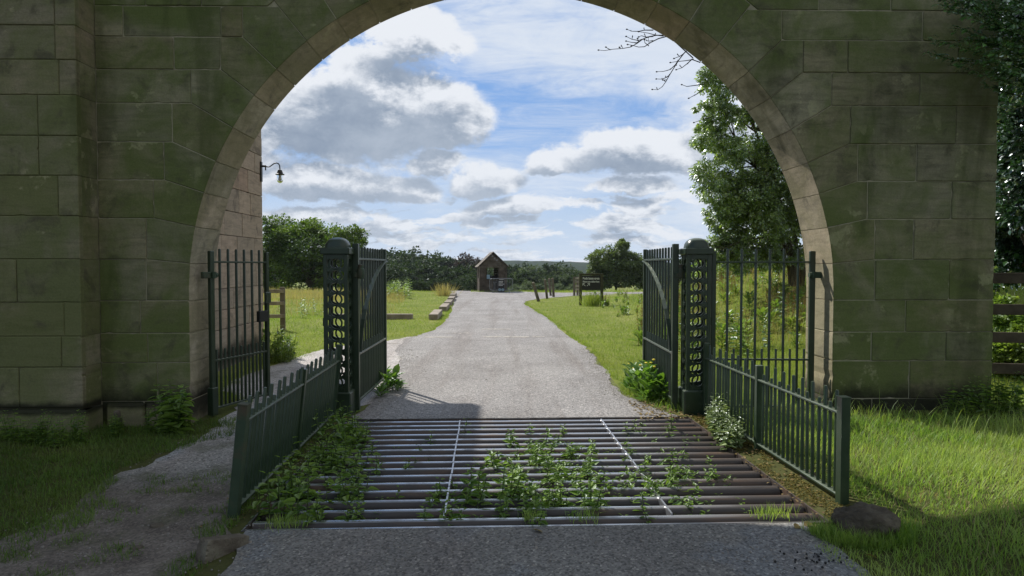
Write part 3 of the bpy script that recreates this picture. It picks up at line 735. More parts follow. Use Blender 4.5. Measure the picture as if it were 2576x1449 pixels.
# ------------------------------------------------------------------ low railings either side of the grid
def railing(name, label, A, B, lean, seed):
    """pickets from near post A to far post B"""
    A, B = Vector(A), Vector(B); d = B - A; L = math.hypot(d.x, d.y); rz = math.atan2(d.y, d.x)
    t = thing(name, label, 'railing', (A.x, A.y, A.z), rz)
    t.rotation_euler = (lean, 0, rz)
    rr = random.Random(seed)
    n = int(L / .0825)
    tall = MB(); tall.tube([(0, 0, .05), (0, 0, .752), (0, 0, .762)], [.0135, .0135, .009], 8); tme = tall.mesh('picket', True)
    sh = MB(); sh.tube([(0, 0, .05), (0, 0, .662), (0, 0, .670)], [.0125, .0125, .009], 8); sme = sh.mesh('short_picket', True)
    for i in range(n):
        x = .05 + (L - .10) * (i + .5) / n
        if abs(x - L * .5) < .034: continue
        o = link('picket' if i % 2 == 0 else 'short_picket', tme if i % 2 == 0 else sme, M['railpaint'], t)
        o.location = (x, 0, rr.uniform(-.006, .004)); o.rotation_euler = (R(rr.uniform(-.5, .5)), R(rr.uniform(-.5, .5)), 0)
    for z, nm in ((.615, 'top_rail'), (.06, 'bottom_rail')):
        r = MB(); r.box((L / 2, 0, z), (L - .03, .052, .016), ch=.003); r.build(nm, M['railpaint'], t)
    for x, h, w in ((0, .725, .072), (L * .5, .74, .05), (L, .78, .06)):
        p = MB(); p.box((x, 0, h / 2 - .06), (w, .06, h + .12), ch=.004)
        if x == 0: p.box((x, 0, h + .002), (w + .006, .066, .008))
        p.build('post', M['rust'] if (x == 0 and lean) else M['railpaint'], t)
    return t
rA = G(2122, 1262, .03); rB = W(1776, 1040, 7.25)
railing('low_railing', 'green picket railing beside the sunny grass with a plain square end post', (rA.x, rA.y + .02, .0), (rB.x, rB.y, .0), 0, 1)
lA = G(588, 1300, 0); lB = W(836, 1045, 7.12)
railing('low_railing', 'leaning green picket railing with a rusty end post beside the worn path', (lA.x, lA.y, .0), (lB.x, lB.y, .0), R(6.0), 2)

# ------------------------------------------------------------------ gate posts
def gatepost(label, x, y, rz=0):
    t = thing('gate_post', label, 'gate post', (x, y, 0), rz)
    Wd = .258; z0, z1 = .25, 1.72
    p = MB(); p.box((0, 0, .11), (.31, .31, .30), ch=.012); p.build('base', M['paint'], t)
    fr = MB()
    for i in (-1, 1):
        for j in (-1, 1): fr.box((i * (Wd / 2 - .02), j * (Wd / 2 - .02), (z0 + z1) / 2), (.04, .04, z1 - z0), ch=.004)
    for k in (z0 + .025, z1 - .02):
        for s in (-1, 1):
            fr.box((0, s * (Wd / 2 - .02), k), (Wd - .082, .034, .05)); fr.box((s * (Wd / 2 - .02), 0, k), (.034, Wd - .082, .05))
    fr.build('corner_frame', M['paint'], t)
    ring_z = np.linspace(z0 + .11, z1 - .095, 11); pitch = ring_z[1] - ring_z[0]
    pan = MB(); n = 20; ro, ri = pitch * .555, pitch * .555 - .0165
    V = []; F = []
    for zc in ring_z:
        b = len(V)
        for k in range(n):
            a = 2 * math.pi * k / n
            for r, y in ((ro, -.008), (ri, -.008), (ri, .008), (ro, .008)): V.append((r * math.cos(a), y, zc + r * math.sin(a)))
        for k in range(n):
            q = b + k * 4; w = b + ((k + 1) % n) * 4
            F += [(q, q + 1, w + 1, w), (q + 1, q + 2, w + 2, w + 1), (q + 2, q + 3, w + 3, w + 2), (q + 3, q, w, w + 3)]
    pan.add(V, F)
    half = Wd / 2 - .04
    for a in np.append(ring_z, ring_z[-1] + pitch) - pitch / 2:         # small webs between rings and frame
        for s in (-1, 1):
            pan.add([(s * half, -.007, a + .032), (s * half, -.007, a - .032), (s * .026, -.007, a), (s * half, .007, a + .032), (s * half, .007, a - .032), (s * .026, .007, a)],
                    [(0, 1, 2), (5, 4, 3), (0, 3, 4, 1), (1, 4, 5, 2), (2, 5, 3, 0)])
    me = pan.mesh('openwork_panel')
    for k in range(4):
        o = link('openwork_panel', me, M['paint'], t); o.rotation_euler = (0, 0, k * math.pi / 2)
        a = k * math.pi / 2; o.location = (math.sin(a) * (Wd / 2 - .014), -math.cos(a) * (Wd / 2 - .014), 0)
    cp = MB(); cp.box((0, 0, 1.755), (.305, .305, .07), ch=.008)
    n = 28; prof = [(.125, 1.79), (.125, 1.80), (.118, 1.835), (.100, 1.866), (.072, 1.888), (.036, 1.899), (.006, 1.902)]
    def sq(a): c, s = abs(math.cos(a)), abs(math.sin(a)); return 1 / (c ** 4 + s ** 4) ** .25
    V = [(r * sq(2 * math.pi * k / n) * math.cos(2 * math.pi * k / n), r * sq(2 * math.pi * k / n) * math.sin(2 * math.pi * k / n), z) for r, z in prof for k in range(n)]
    F = [(i * n + k, i * n + (k + 1) % n, (i + 1) * n + (k + 1) % n, (i + 1) * n + k) for i in range(len(prof) - 1) for k in range(n)] + [tuple(range((len(prof) - 1) * n, len(prof) * n))]
    cp.add(V, F); cp.build('domed_cap', M['paint'], t, True)
    return t
pl_ = W(853, 1045, 7.3); pr_ = W(1749, 1040, 7.42)
gpl = gatepost('cast iron openwork gate post with domed cap behind the leaning railing', pl_.x, 7.32)
gpr = gatepost('cast iron openwork gate post with domed cap beside the closed side gate', pr_.x, 7.44)
for (t, s) in ((gpl, -1), (gpr, 1)):
    k = MB(); k.box((s * .143, -.03, 1.0), (.03, .05, .09), ch=.006); k.build('latch_keeper', M['paint'], t)

# ------------------------------------------------------------------ main gate leaves (open)
def main_leaf(label, A, B, hs):
    A, B = Vector(A), Vector(B); d = B - A; L = math.hypot(d.x, d.y)
    t = thing('gate_leaf', label, 'gate', (A.x, A.y, 0), math.atan2(d.y, d.x))
    m = M['paint']
    s = MB(); s.box((0, 0, .93), (.065, .065, 1.82), ch=.005); s.build('hinge_stile', m, t)
    s = MB(); s.box((L, 0, .96), (.05, .05, 1.72), ch=.005); s.build('meeting_stile', m, t)
    for z, nm in ((1.675, 'top_rail'), (.63, 'middle_rail'), (.12, 'bottom_rail')):
        r = MB(); r.box((L / 2 + .004, 0, z), (L - .062, .052, .022), ch=.003); r.build(nm, m, t)
    lg = MB(); lg.tube([(0, 0, .13), (0, 0, 1.80), (0, 0, 1.812)], [.015, .015, .010], 8); lme = lg.mesh('picket', True)
    sh = MB(); sh.tube([(0, 0, .13), (0, 0, .73), (0, 0, .738)], [.0125, .0125, .009], 8); sme = sh.mesh('short_picket', True)
    n = 10
    for i in range(n):
        o = link('picket', lme, m, t); o.location = (.09 + (L - .16) * (i + .5) / n, 0, -.001)
    for i in range(n - 1):
        o = link('short_picket', sme, m, t); o.location = (.09 + (L - .16) * (i + 1) / n, 0, 0)
    # sweeping brace from the top of the far end down to the hinge side
    br = MB(); P = []
    for q in range(13):
        u = q / 12; a = u * math.pi / 2
        x = .04 + (L - .07) * (1 - math.sin(a)) ; z = .66 + 1.0 * math.cos(a)
        x = .04 + (L - .07) * (1 - u) ** 1.6; z = .66 + 1.0 * (1 - u ** 1.45)
        P.append(Vector((x, hs * .030, z)))
    for p, q in zip(P[:-1], P[1:]): br.bar(p, q + (q - p) * .04, .012, .045, up=(0, 1, 0))
    br.build('curved_brace', m, t)
    h = MB(); h.lathe([(.036, 0), (.042, .01), (.042, .10), (.036, .11), (.03, .115), (.03, .15), (.012, .155)], (-.02, -.055 * 1, 1.46), 14); h.box((-.02, -.02, 1.50), (.06, .07, .06), ch=.006)
    h.build('top_hinge', M['rust'], t, True)
    r = MB(); r.tube([(-.02, -.05, 1.47), (-.02, -.085, 1.50), (-.02, -.09, 1.56), (-.02, -.05, 1.60)], .007, 6); r.build('hinge_pin_ring', M['galv'], t, True)
    return t
LLa = W(897, 1045, 7.42); LLb = W(968, 1000, 9.1)
main_leaf('open gate leaf with curved brace at the left of the road', (LLa.x, 7.44), (LLb.x, 9.12), -1)
RLa = W(1697, 1045, 7.5); RLb = W(1621, 1000, 9.2)
main_leaf('open gate leaf with curved brace above the yellow flowered plant', (RLa.x, 7.52), (RLb.x, 9.2), 1)

# ------------------------------------------------------------------ side gates
def side_gate(label, A, B, nl, lock, hinge_at):
    A, B = Vector(A), Vector(B); d = B - A; L = math.hypot(d.x, d.y)
    t = thing('side_gate', label, 'gate', (A.x, A.y, A.z), math.atan2(d.y, d.x)); m = M['paint']
    for x, nm in ((0, 'hinge_stile' if hinge_at == 0 else 'latch_stile'), (L, 'latch_stile' if hinge_at == 0 else 'hinge_stile')):
        s = MB(); s.box((x, 0, .895), (.06 if nm == 'hinge_stile' else .05, .045, 1.73), ch=.006)
        if nm == 'hinge_stile' and hinge_at == 0: s.box((x, 0, .14), (.085, .075, .30), ch=.006)
        s.build(nm, m, t)
    for z, nm in ((1.64, 'top_rail'), (.575, 'middle_rail'), (.06, 'bottom_rail')):
        r = MB(); r.box((L / 2, 0, z), (L - .05, .040, .020), ch=.003); r.build(nm, m, t)
    lg = MB(); lg.tube([(0, 0, .065), (0, 0, 1.775), (0, 0, 1.785)], [.0145, .0145, .010], 8); lme = lg.mesh('picket', True)
    sh = MB(); sh.tube([(0, 0, .065), (0, 0, .685), (0, 0, .693)], [.0125, .0125, .009], 8); sme = sh.mesh('short_picket', True)
    for i in range(nl):
        o = link('picket', lme, m, t); o.location = (L * (i + 1) / (nl + 1), 0, 0)
    for i in range(nl + 1):
        o = link('short_picket', sme, m, t); o.location = (L * (i + .5) / (nl + 1), 0, 0)
    h = MB(); x = 0 if hinge_at == 0 else L; s = -1 if hinge_at == 0 else 1
    h.box((x + s * .065, 0, 1.50), (.14, .045, .07), ch=.008); h.tube([(x, -.035, 1.535), (x, -.035, 1.465)], .022, 10); h.tube([(x - s * .045, -.03, 1.5), (x - s * .015, -.03, 1.5)], .03, 8)
    h.build('hinge', M['rust'], t, True)
    if lock:
        k = MB(); k.box((L - .09, -.005, 1.0), (.16, .05, .13), ch=.006); k.build('lock_box', M['black'], t)
        k = MB(); k.box((L - .02, -.028, 1.22), (.10, .03, .13), ch=.006); k.tube([(L - .07, -.05, 1.19), (L - .07, -.05, 1.26)], .012, 8); k.build('latch', M['paint'], t)
    return t
sa = W(536, 1042, 7.32); sb = W(674, 1003, 8.2)
side_gate('side gate swung open with a black lock box in front of the stone wing', (sa.x, 7.32, .0), (sb.x, 8.2, .0), 6, True, 0)
ra_ = W(1797, 1030, 7.46); rb_ = W(2040, 1030, 7.42)
side_gate('closed side gate between the gate post and the sunlit stone jamb', (ra_.x - .02, 7.47, .0), (rb_.x, 7.44, .0), 6, False, 1)

# ------------------------------------------------------------------ timber
def rail_fence(name, label, P, Q, posts, rails, h, mat, rw=.09, group=None):
    P, Q = Vector(P), Vector(Q); d = Q - P; L = math.hypot(d.x, d.y)
    t = thing(name, label, 'fence', P, math.atan2(d.y, d.x))
    dz = (Q.z - P.z) / L
    for k in range(posts):
        x = L * k / max(1, posts - 1)
        p = MB(); p.box((x, .05, dz * x + h / 2 - .1), (.12, .10, h + .2), ch=.01, tint=random.random()); p.build('post', M['timber'], t)
    for z in rails:
        r = MB(); M3 = Matrix.Rotation(-math.atan(dz), 3, 'Y'); r.box((L / 2, -.02, dz * L / 2 + z), (L + .1, .035, rw), M3, random.random(), .006); r.build('rail', mat, t)
    return t
fp = W(719, 832, 17.0)
rail_fence('rail_fence', 'grey three rail timber fence ending beside the corner of the stone wing', (fp.x - 4.5, 16.2, hz(-10, 16)), (fp.x - .08, 17.0, hz(fp.x, 17)), 4, (.98, .68, .36), 1.08, M['timberlight'])
rp = W(2480, 1000, 8.3)
rail_fence('rail_fence', 'brown four rail timber fence in the shade beyond the holly', (rp.x - .1, 8.35, .05), (rp.x + 4.2, 7.6, .05), 3, (1.40, 1.02, .68, .30), 1.5, M['timberdark'], .13)
wf = W(1447, 722, 36)
rail_fence('rail_fence', 'short weathered white rail fence in the distance left of the lane sign', (wf.x, 36, hz(wf.x, 36) - .1), (wf.x + .22, 36.5, hz(wf.x, 36.5) - .1), 2, (1.02, .82, .6, .42), 1.1, M['timberlight'])
def sleeper(label, A, L, w, h, rz, group=None):
    b = MB(); b.box((L / 2, 0, h / 2 - .02), (L, w, h + .04), ch=.012, tint=random.random())
    o = link('timber_sleeper', b.mesh('timber_sleeper'), M['timberlight'], None, (A[0], A[1], hz(A[0], A[1]))); o.rotation_euler = (0, 0, rz)
    return tag(o, label, 'sleeper', group)
labs = ['largest and closest of the railway sleepers lining the road edge', 'second railway sleeper along the road edge beyond the closest one', 'third railway sleeper along the road edge, mid row', 'fourth railway sleeper along the road edge, last but one before the grassy tuft', 'furthest railway sleeper along the road edge beside the pale tuft']
for lab, yy, L, x in zip(labs, (20.1, 23.9, 26.9, 30.2, 33.8), (2.3, 2.2, 2.2, 2.2, 2.2), (-2.32, -2.42, -2.55, -2.72, -2.95)):
    sleeper(lab, (x, yy), L, .27, .17, R(92.5), 'sleepers along the road edge')
cs = W(845, 804, 20.3); sleeper('long sleeper lying across the mown grass beyond the open gate leaf', (cs.x, 20.4), W(1037, 804, 20.3).x - cs.x, .22, .14, 0)

# leaning posts by the side road
plab = ['most tilted wooden post, nearest to the fork in the road', 'leaning wooden post second from the road fork', 'short pale topped wooden post half hidden behind its neighbours', 'leaning wooden post closest to the lane sign']
for lab, (bx, by, Y, tx, ty, w) in zip(plab, ((1357, 758, 30.5, 1341, 711, .115), (1377, 746, 33, 1371, 704, .115), (1386, 742, 36.5, 1381, 701, .115), (1393, 739, 35, 1390, 700, .125))):
    a = W(bx, by, Y); bb = W(tx, ty, Y - .1); z = hz(a.x, a.y); a = Vector((a.x, a.y, z - .1))
    p = MB(); p.bar(a, bb, w, w, ch=.015, tint=random.random()); p.bar(bb - (bb - a) * .005, bb + (bb - a) * .008, w - .02, w - .02, tint=1)
    o = p.build('wooden_post', M['timber'], None, off=a); tag(o, lab, 'post', 'leaning posts by the side road')

# ------------------------------------------------------------------ lane sign
sgx = W(1487, 768, 27.5); sz = hz(sgx.x, 27.5)
sg = thing('lane_sign', 'black road sign reading both lanes open on two olive timber posts', 'sign', (sgx.x, 27.5, sz))
wS = W(1518, 700, 27.5).x - W(1457, 700, 27.5).x; zt = W(1487, 688, 27.5).z - sz
for s in (-1, 1):
    p = MB(); p.box((s * (wS / 2 - .06), 0, zt / 2 - .1), (.115, .09, zt + .2), ch=.006); p.build('leg', M['signgreen'], sg)
p = MB(); p.box((0, 0, zt - .035), (wS - .24, .085, .07), ch=.005); p.build('top_bar', M['signgreen'], sg)
bw_, bh = wS - .236, .58; zb = zt - .085 - bh / 2
p = MB(); p.box((0, -.01, zb), (bw_, .03, bh)); p.build('board', M['black'], sg)
dg = None
def text(parent, s, size, x, z, y, width=None, name='lettering', mat='white'):
    cu = bpy.data.curves.new(name, 'FONT'); cu.body = s; cu.size = size; cu.extrude = .002; cu.offset = .008 * size / .1
    to = bpy.data.objects.new(name, cu); COL.objects.link(to); bpy.context.view_layer.update()
    me = bpy.data.meshes.new_from_object(to.evaluated_get(bpy.context.evaluated_depsgraph_get()))
    bpy.data.objects.remove(to)
    if width:
        xs = [v.co.x for v in me.vertices]; k = width / (max(xs) - min(xs))
        for v in me.vertices: v.co.x *= k
    me.materials.clear(); o = link(name, me, M[mat], parent); o.location = (x, y, z); o.rotation_euler = (math.pi / 2, 0, 0); return o
x0 = -bw_ / 2 + .03
text(sg, 'Both lanes open', .115, x0, zb + bh / 2 - .15, -.029, bw_ - .07)
text(sg, 'Please use either lane', .085, x0, zb + bh / 2 - .27, -.029, bw_ - .07)
for k, s in ((0, -1), (1, 1)):
    a = MB(); cx = x0 + .055 + k * .16; cz = zb - .08; q = .05
    a.bar((cx - s * q, -.0285, cz - q), (cx + s * q, -.0285, cz + q), .02, .004, up=(0, 1, 0))
    a.bar((cx + s * q, -.029, cz + q + .008), (cx - s * .03, -.029, cz + q + .008), .02, .004, up=(0, 1, 0)); a.bar((cx + s * (q + .004), -.0295, cz + q + .01), (cx + s * (q + .004), -.0295, cz - .03), .02, .004, up=(0, 1, 0))
    a.build('arrow', M['white'], sg)

# ------------------------------------------------------------------ kiosk and crowd barrier
HY = 43.0; hc = W(1237, 733, HY); hzv = W(1237, 733.5, HY).z
hut = thing('timber_kiosk', 'weathered timber ticket kiosk with steep shingled roof at the end of the road', 'kiosk', (hc.x, HY, hzv), R(7))
hw = 1.70; hd = 2.0; he = W(1237, 670, HY).z - hzv; hp = W(1237, 637, HY).z - hzv
wl = MB()
def boards(mb, x0, x1, z0, z1, y, n=None, th=.03, side=False):
    n = n or max(1, int((z1 - z0) / .15))
    for i in range(n):
        a = z0 + (z1 - z0) * i / n; b = z0 + (z1 - z0) * (i + 1) / n - .008
        if side: mb.box((y, (x0 + x1) / 2, (a + b) / 2), (th, abs(x1 - x0), b - a), tint=random.random())
        else: mb.box(((x0 + x1) / 2, y, (a + b) / 2), (abs(x1 - x0), th, b - a), tint=random.random())
ox0, ox1, oz0, oz1 = -.46, .34, .80, he - .08
yF = -hd / 2
boards(wl, -hw / 2, ox0, 0, oz1, yF); boards(wl, ox1, hw / 2, 0, oz1, yF); boards(wl, ox0 + .003, ox1 - .003, 0, oz0, yF)
boards(wl, -hw / 2, hw / 2, oz1, he, yF)
for i in range(6):        # gable boards
    z0_, z1_ = he + (hp - he - .06) * i / 6, he + (hp - he - .06) * (i + 1) / 6 - .008; k = 1 - (z0_ + z1_) / 2 / 1; f = (hp - .03 - (z0_ + z1_) / 2) / (hp - he)
    wl.box((0, yF, (z0_ + z1_) / 2), (hw * f, .03, z1_ - z0_), tint=random.random())
    wl.box((0, -yF, (z0_ + z1_) / 2), (hw * f, .03, z1_ - z0_), tint=random.random())
boards(wl, -hd / 2 + .02, hd / 2 - .02, 0, he, hw / 2 - .02, side=True)
boards(wl, -hd / 2 + .02, -.45, 0, he, -hw / 2 + .02, side=True); boards(wl, .35, hd / 2 - .02, 0, he, -hw / 2 + .02, side=True); boards(wl, -.447, .347, 0, .85, -hw / 2 + .02, side=True); boards(wl, -.447, .347, he - .15, he, -hw / 2 + .02, side=True)
boards(wl, -hw / 2, -.22, 0, he, -yF); boards(wl, .22, hw / 2, 0, he, -yF); boards(wl, -.217, .217, 0, .95, -yF)
wl.build('wall', M['hutwood'], hut)
rf = MB(); sl = math.hypot(hw / 2 + .1, hp - he + .07)
for s in (-1, 1):
    ang = math.atan2(hp - he, hw / 2)
    for i in range(7):
        u = (i + .5) / 7; cx = s * (hw / 2 + .12) * (1 - u); cz = he - .07 + (hp - he + .10) * u + .03
        rf.box((cx, 0, cz), (sl / 7 + .03, hd + .28, .035), Matrix.Rotation(s * (ang - .05), 3, 'Y'), random.random())
rf.build('roof', M['shingle'], hut)
for s, xa in ((-1, ox0), (1, ox1)):
    d = MB(); x1_ = xa + s * .40; zc = (oz0 + oz1) / 2; y = yF - .03
    boards(d, min(xa, x1_) + .02, max(xa, x1_) - .02, oz0, oz1, y, th=.022)
    d.bar((xa + s * .06, y - .025, oz0), (xa + s * .06, y - .025, oz1), .06, .02, up=(0, 1, 0)); d.bar((x1_ - s * .05, y - .025, oz0), (x1_ - s * .05, y - .025, oz1), .06, .02, up=(0, 1, 0))
    d.bar((xa + s * .09, y - .025, oz0 + .03), (x1_ - s * .06, y - .025, oz1 - .03), .05, .018, up=(0, 1, 0)); d.build('shutter', M['hutwood'], hut)
f = MB(); f.box((ox0 + .02, yF, (oz0 + oz1) / 2), (.04, .06, oz1 - oz0)); f.box((ox1 - .02, yF, (oz0 + oz1) / 2), (.04, .06, oz1 - oz0)); f.box(((ox0 + ox1) / 2, yF - .02, oz0 - .02), (ox1 - ox0 + .1, .14, .04)); f.build('window_frame', M['timberdark'], hut)
n = MB(); n.box((-.30, yF + .03, oz0 + .14), (.20, .01, .26)); n.build('notice', M['bluepaint'], hut)
fl = MB(); fl.box((0, 0, .02), (hw - .1, hd - .1, .06)); fl.build('floor', M['timberdark'], hut)
e = MB(); e.box((.20, .2, oz0 + .02), (.35, .4, .36), ch=.02); e.build('counter_till', M['black'], hut)
for z in (0,):
    c = MB(); c.box((-hw / 2 - .012, yF + .01, he / 2), (.05, .09, he)); c.box((-hw / 2 - .012, .39, he / 2), (.03, .07, he)); c.build('corner_post', M['timberlight'], hut)

BY = 40.3; bc = W(1261, 730, BY); bz = hz(bc.x, BY)
bar = thing('crowd_barrier', 'galvanised crowd barrier with rounded corners standing before the kiosk', 'barrier', (bc.x, BY, bz + .02))
bwid = W(1289, 720, BY).x - W(1231.5, 720, BY).x; bt, bb0 = W(1260, 701.5, BY).z - bz, .14; r_ = .12
pts = []
for (cx, cz, a0) in ((bwid / 2 - r_, bt - r_, 0), (-bwid / 2 + r_, bt - r_, 90), (-bwid / 2 + r_, bb0 + r_, 180), (bwid / 2 - r_, bb0 + r_, 270)):
    for q in range(6): a = R(a0 + 18 * q); pts.append((cx + r_ * math.cos(a), 0, cz + r_ * math.sin(a)))
pts.append(pts[0]); f = MB(); f.tube(pts, .015, 8, cap=False); f.build('frame', M['galv'], bar, True)
um = MB(); um.tube([(0, 0, bb0 + .01), (0, 0, bt - .01)], .008, 6); ume = um.mesh('upright', True)
for i in range(13): o = link('upright', ume, M['galv'], bar); o.location = (-bwid / 2 + bwid * (i + 1) / 14, 0, 0)
for s in (-.36, .36):
    ft = MB(); ft.bar((s * bwid, -.3, .0), (s * bwid, .3, .0), .05, .03); ft.tube([(s * bwid, 0, .0), (s * bwid, 0, bb0)], .018, 8); ft.build('foot', M['galv'], bar)
bs = thing('barrier_notice', 'black notice with two white discs hung on the crowd barrier', 'sign', (bc.x - .02, BY - .04, bz + .02))
p = MB(); p.box((.02, 0, bt * .5), (.37, .015, bt * .92)); p.build('board', M['black'], bs)
for i, wd in enumerate((.24, .24, .28, .22)):
    p = MB(); rr = random.Random(i); x = -.13
    while x < -.13 + wd: l = rr.uniform(.03, .07); p.box((x + l / 2, -.0105, bt * (.78 - .09 * i)), (l, .006, .03)); x += l + .015
    p.build('lettering', M['white'], bs)
p = MB(); p.box((.03, -.0105, bt * .92), (.28, .006, .02)); p.build('lettering', M['white'], bs)
for s in (-1, 1):
    p = MB(); n = 20; V = [(.02 + s * .09 + .082 * math.cos(2 * math.pi * k / n), -.012, bt * .20 + .082 * math.sin(2 * math.pi * k / n)) for k in range(n)]
    V += [(x, -.0076, z) for x, y, z in V]; p.add(V, [tuple(range(n)), tuple(range(n, 2 * n))[::-1]] + [(k, n + k, n + (k + 1) % n, (k + 1) % n) for k in range(n)]); d = p.build('disc', M['bluepaint'], bs)
    q = MB(); q.bar((.02 + s * .09 - .04, -.015, bt * .20 - .04 * s), (.02 + s * .09 + .04, -.015, bt * .20 + .04 * s), .022, .004, up=(0, 1, 0)); q.build('arrow', M['lampmetal'], d)
b2 = thing('price_board', 'dark price board with faint lines beside the notice on the barrier', 'sign', (bc.x - .34, BY - .035, bz + .02))
p = MB(); p.box((0, 0, bt * .52), (.26, .015, bt * .62)); p.build('board', M['black'], b2)
for i in range(6):
    p = MB(); p.box((-.05 + (.03 if i == 0 else 0), -.0105, bt * (.74 - .09 * i)), (.09 if i else .2, .005, .016)); p.build('lettering', M['galv'], b2)

# ================================================================== vegetation
def crown_mesh(name, lobes, nclump, nleaf, size, tmpl='LF4', crad=.26, droop=.25, flat=.7, lw=1.0, shell=.5):
    """leaf crown: clumps spread over ellipsoid lobes (c, radii); returns mesh and clump centres"""
    T, F = {'LF4': (LF4_T, LF4_F), 'LEAF': (LEAF_T, LEAF_F)}[tmpl]
    vol = np.array([l[1][0] * l[1][2] for l in lobes]); cnt = np.maximum(3, (nclump * vol / vol.sum()).astype(int))
    P, D, N, TT, cl = [], [], [], [], []
    for (c, r), k in zip(lobes, cnt):
        dirs = rdir(k, -.75, 1); rad = rng.uniform(shell, 1.0, k) ** .7
        cc = np.array(c) + dirs * np.array(r) * rad[:, None]
        cs = crad * min(r[0], r[2]) * rng.uniform(.6, 1.35, k)
        for q in range(k):
            m = max(4, int(nleaf * rng.uniform(.6, 1.4)))
            o = rdir(m) * (rng.uniform(0, 1, m) ** .45)[:, None] * cs[q] * np.array([1.15, 1.15, flat])
            p = cc[q] + o; P.append(p)
            d = unit(o + dirs[q] * cs[q] * .6 + rng.normal(0, .5, (m, 3)) * cs[q]) ; d[:, 2] -= droop; D.append(d)
            nn = unit(np.array([0, 0, 1.0]) * .9 + dirs[q] * .5 + rng.normal(0, .55, (m, 3))); N.append(nn)
            TT.append(np.clip(rng.normal(.45, .22, m) + rng.uniform(-.22, .22), 0, 1)); cl.append(cc[q])
    P, D, N, TT = map(np.concatenate, (P, D, N, TT)); n = len(P)
    s = size * rng.uniform(.6, 1.35, n)
    V, F2, t = scatter(T, F, P, D, N, np.stack([s, s * lw, s], 1), TT)
    return np_mesh(name, V, F2, t), np.array(cl)
def limb(a, b, bend=.15, n=6):
    a, b = Vector(a), Vector(b); L = (b - a).length; o = []
    w = Vector(rng.normal(0, 1, 3)) * bend * L * .4
    for i in range(n + 1):
        u = i / n; o.append(a.lerp(b, u) + w * math.sin(u * math.pi) + Vector((0, 0, L * bend * .5 * math.sin(u * math.pi))))
    return o
def trunk_mesh(name, stems, cl, nlimb, r0):
    """stems: list of polylines; limbs run to a choice of clump centres"""
    mb = MB(); pts = []
    for S in stems:
        m = len(S); mb.tube(S, [r0 * (1 - .72 * i / (m - 1)) for i in range(m)], 9)
        pts += [Vector(p) for p in S[1:]]
    if len(cl):
        for q in rng.choice(len(cl), min(nlimb, len(cl)), replace=False):
            c = Vector(cl[q]); cand = [p for p in pts if p.z < c.z + .2] or pts
            a = min(cand, key=lambda p: (p - c).length); l = limb(a, c)
            mb.tube(l, [max(.006, r0 * .34 * (1 - .85 * i / (len(l) - 1))) for i in range(len(l))], 5)
    return mb.mesh(name, True)
def tree(name, label, cat, loc, lobes, stems, mat, nclump, nleaf, size, r0, nlimb=25, group=None, crown='crown', **kw):
    t = thing(name, label, cat, loc, 0, group)
    cm, cl = crown_mesh(crown, lobes, nclump, nleaf, size, **kw); link(crown, cm, mat, t)
    link('trunk', trunk_mesh('trunk', stems, cl, nlimb, r0), M['bark'], t)
    return t
def lobes_px(L, Y, base):
    o = []; random.seed(int(Y * 10)); global rng; rng = np.random.default_rng(int(Y * 10))
    for (px, py, rx, ry) in L[:]:
        p = W(px, py, Y); k = Y / FPX
        o.append(((p.x - base[0], p.y - base[1] + random.uniform(-.3, .3) * rx * k, p.z - base[2]), (rx * k, rx * k, ry * k)))
    return o

# --- oak at the left
ob = (W(785, 700, 60).x, 60.0, hz(-17, 60))
oak = tree('oak_tree', 'broad bright green oak tree standing at the far side of the field', 'tree', ob,
           lobes_px([(735, 622, 95, 72), (700, 690, 100, 60), (800, 640, 100, 88), (870, 628, 55, 74), (850, 690, 75, 55), (640, 620, 100, 80), (905, 665, 26, 40), (768, 585, 50, 36)], 60, ob),
           [[(0, 0, -.2), (.1, 0, 1.2), (0, .2, 3), (.3, 0, 5)], [(0, 0, 1), (-1.2, 0, 3), (-2, 0, 4.6)], [(0, 0, 1), (1.4, .3, 3.2), (2.6, 0, 4.4)]], M['oak'], 420, 120, .25, .38, 30, crad=.28)
# --- tall ash-like tree at the right with several stems and bare hanging twigs
ab = (W(1990, 690, 17).x, 17.0, hz(7, 17))
def A(px, py, Y=17.0): p = W(px, py, Y); return (p.x - ab[0], p.y - ab[1], p.z - ab[2])
stems = [[A(1992, 720), A(1985, 650), A(1958, 560), A(1932, 480), A(1900, 420), A(1850, 350)],
         [A(2000, 720), A(1992, 640), A(1972, 545), A(1945, 440), A(1900, 330), A(1860, 230)],
         [A(2008, 720, 17.3), A(2006, 650, 17.3), A(1992, 540, 17.3), A(1975, 400, 17.3), A(1990, 200, 17.3), A(1960, 80, 17.3)],
         [A(2016, 720, 17.2), A(2030, 600, 17.2), A(2060, 400, 17.2), A(2090, 200, 17.2)]]
ash = tree('ash_tree', 'tall loose leafy tree with several slim stems beyond the right end of the arch', 'tree', ab,
           lobes_px([(1815, 205, 55, 48), (1800, 270, 52, 34), (1850, 290, 50, 36), (1795, 360, 58, 42), (1870, 380, 72, 58), (1800, 460, 66, 62), (1880, 480, 80, 60), (1845, 560, 70, 52), (1825, 610, 50, 30), (1930, 590, 90, 56), (1960, 430, 90, 90), (2010, 540, 80, 90),
                     (1990, 650, 70, 34), (1960, 260, 90, 90), (2060, 320, 120, 130), (1920, 130, 90, 70), (2050, 120, 130, 100), (2130, 480, 110, 120), (1815, 625, 45, 34), (1880, 635, 70, 40), (1835, 520, 70, 50), (1900, 540, 80, 60), (1790, 320, 45, 30), (1800, 640, 40, 34), (1850, 655, 60, 36), (1920, 655, 70, 40)], 17, ab),
           stems, M['ash'], 1500, 96, .082, .075, 130, crad=.27, droop=.55, lw=.9, shell=.2, flat=.85)
def C4(cx, cy): return 1502.7 + .1852 * cx, 53.7 + .1852 * cy
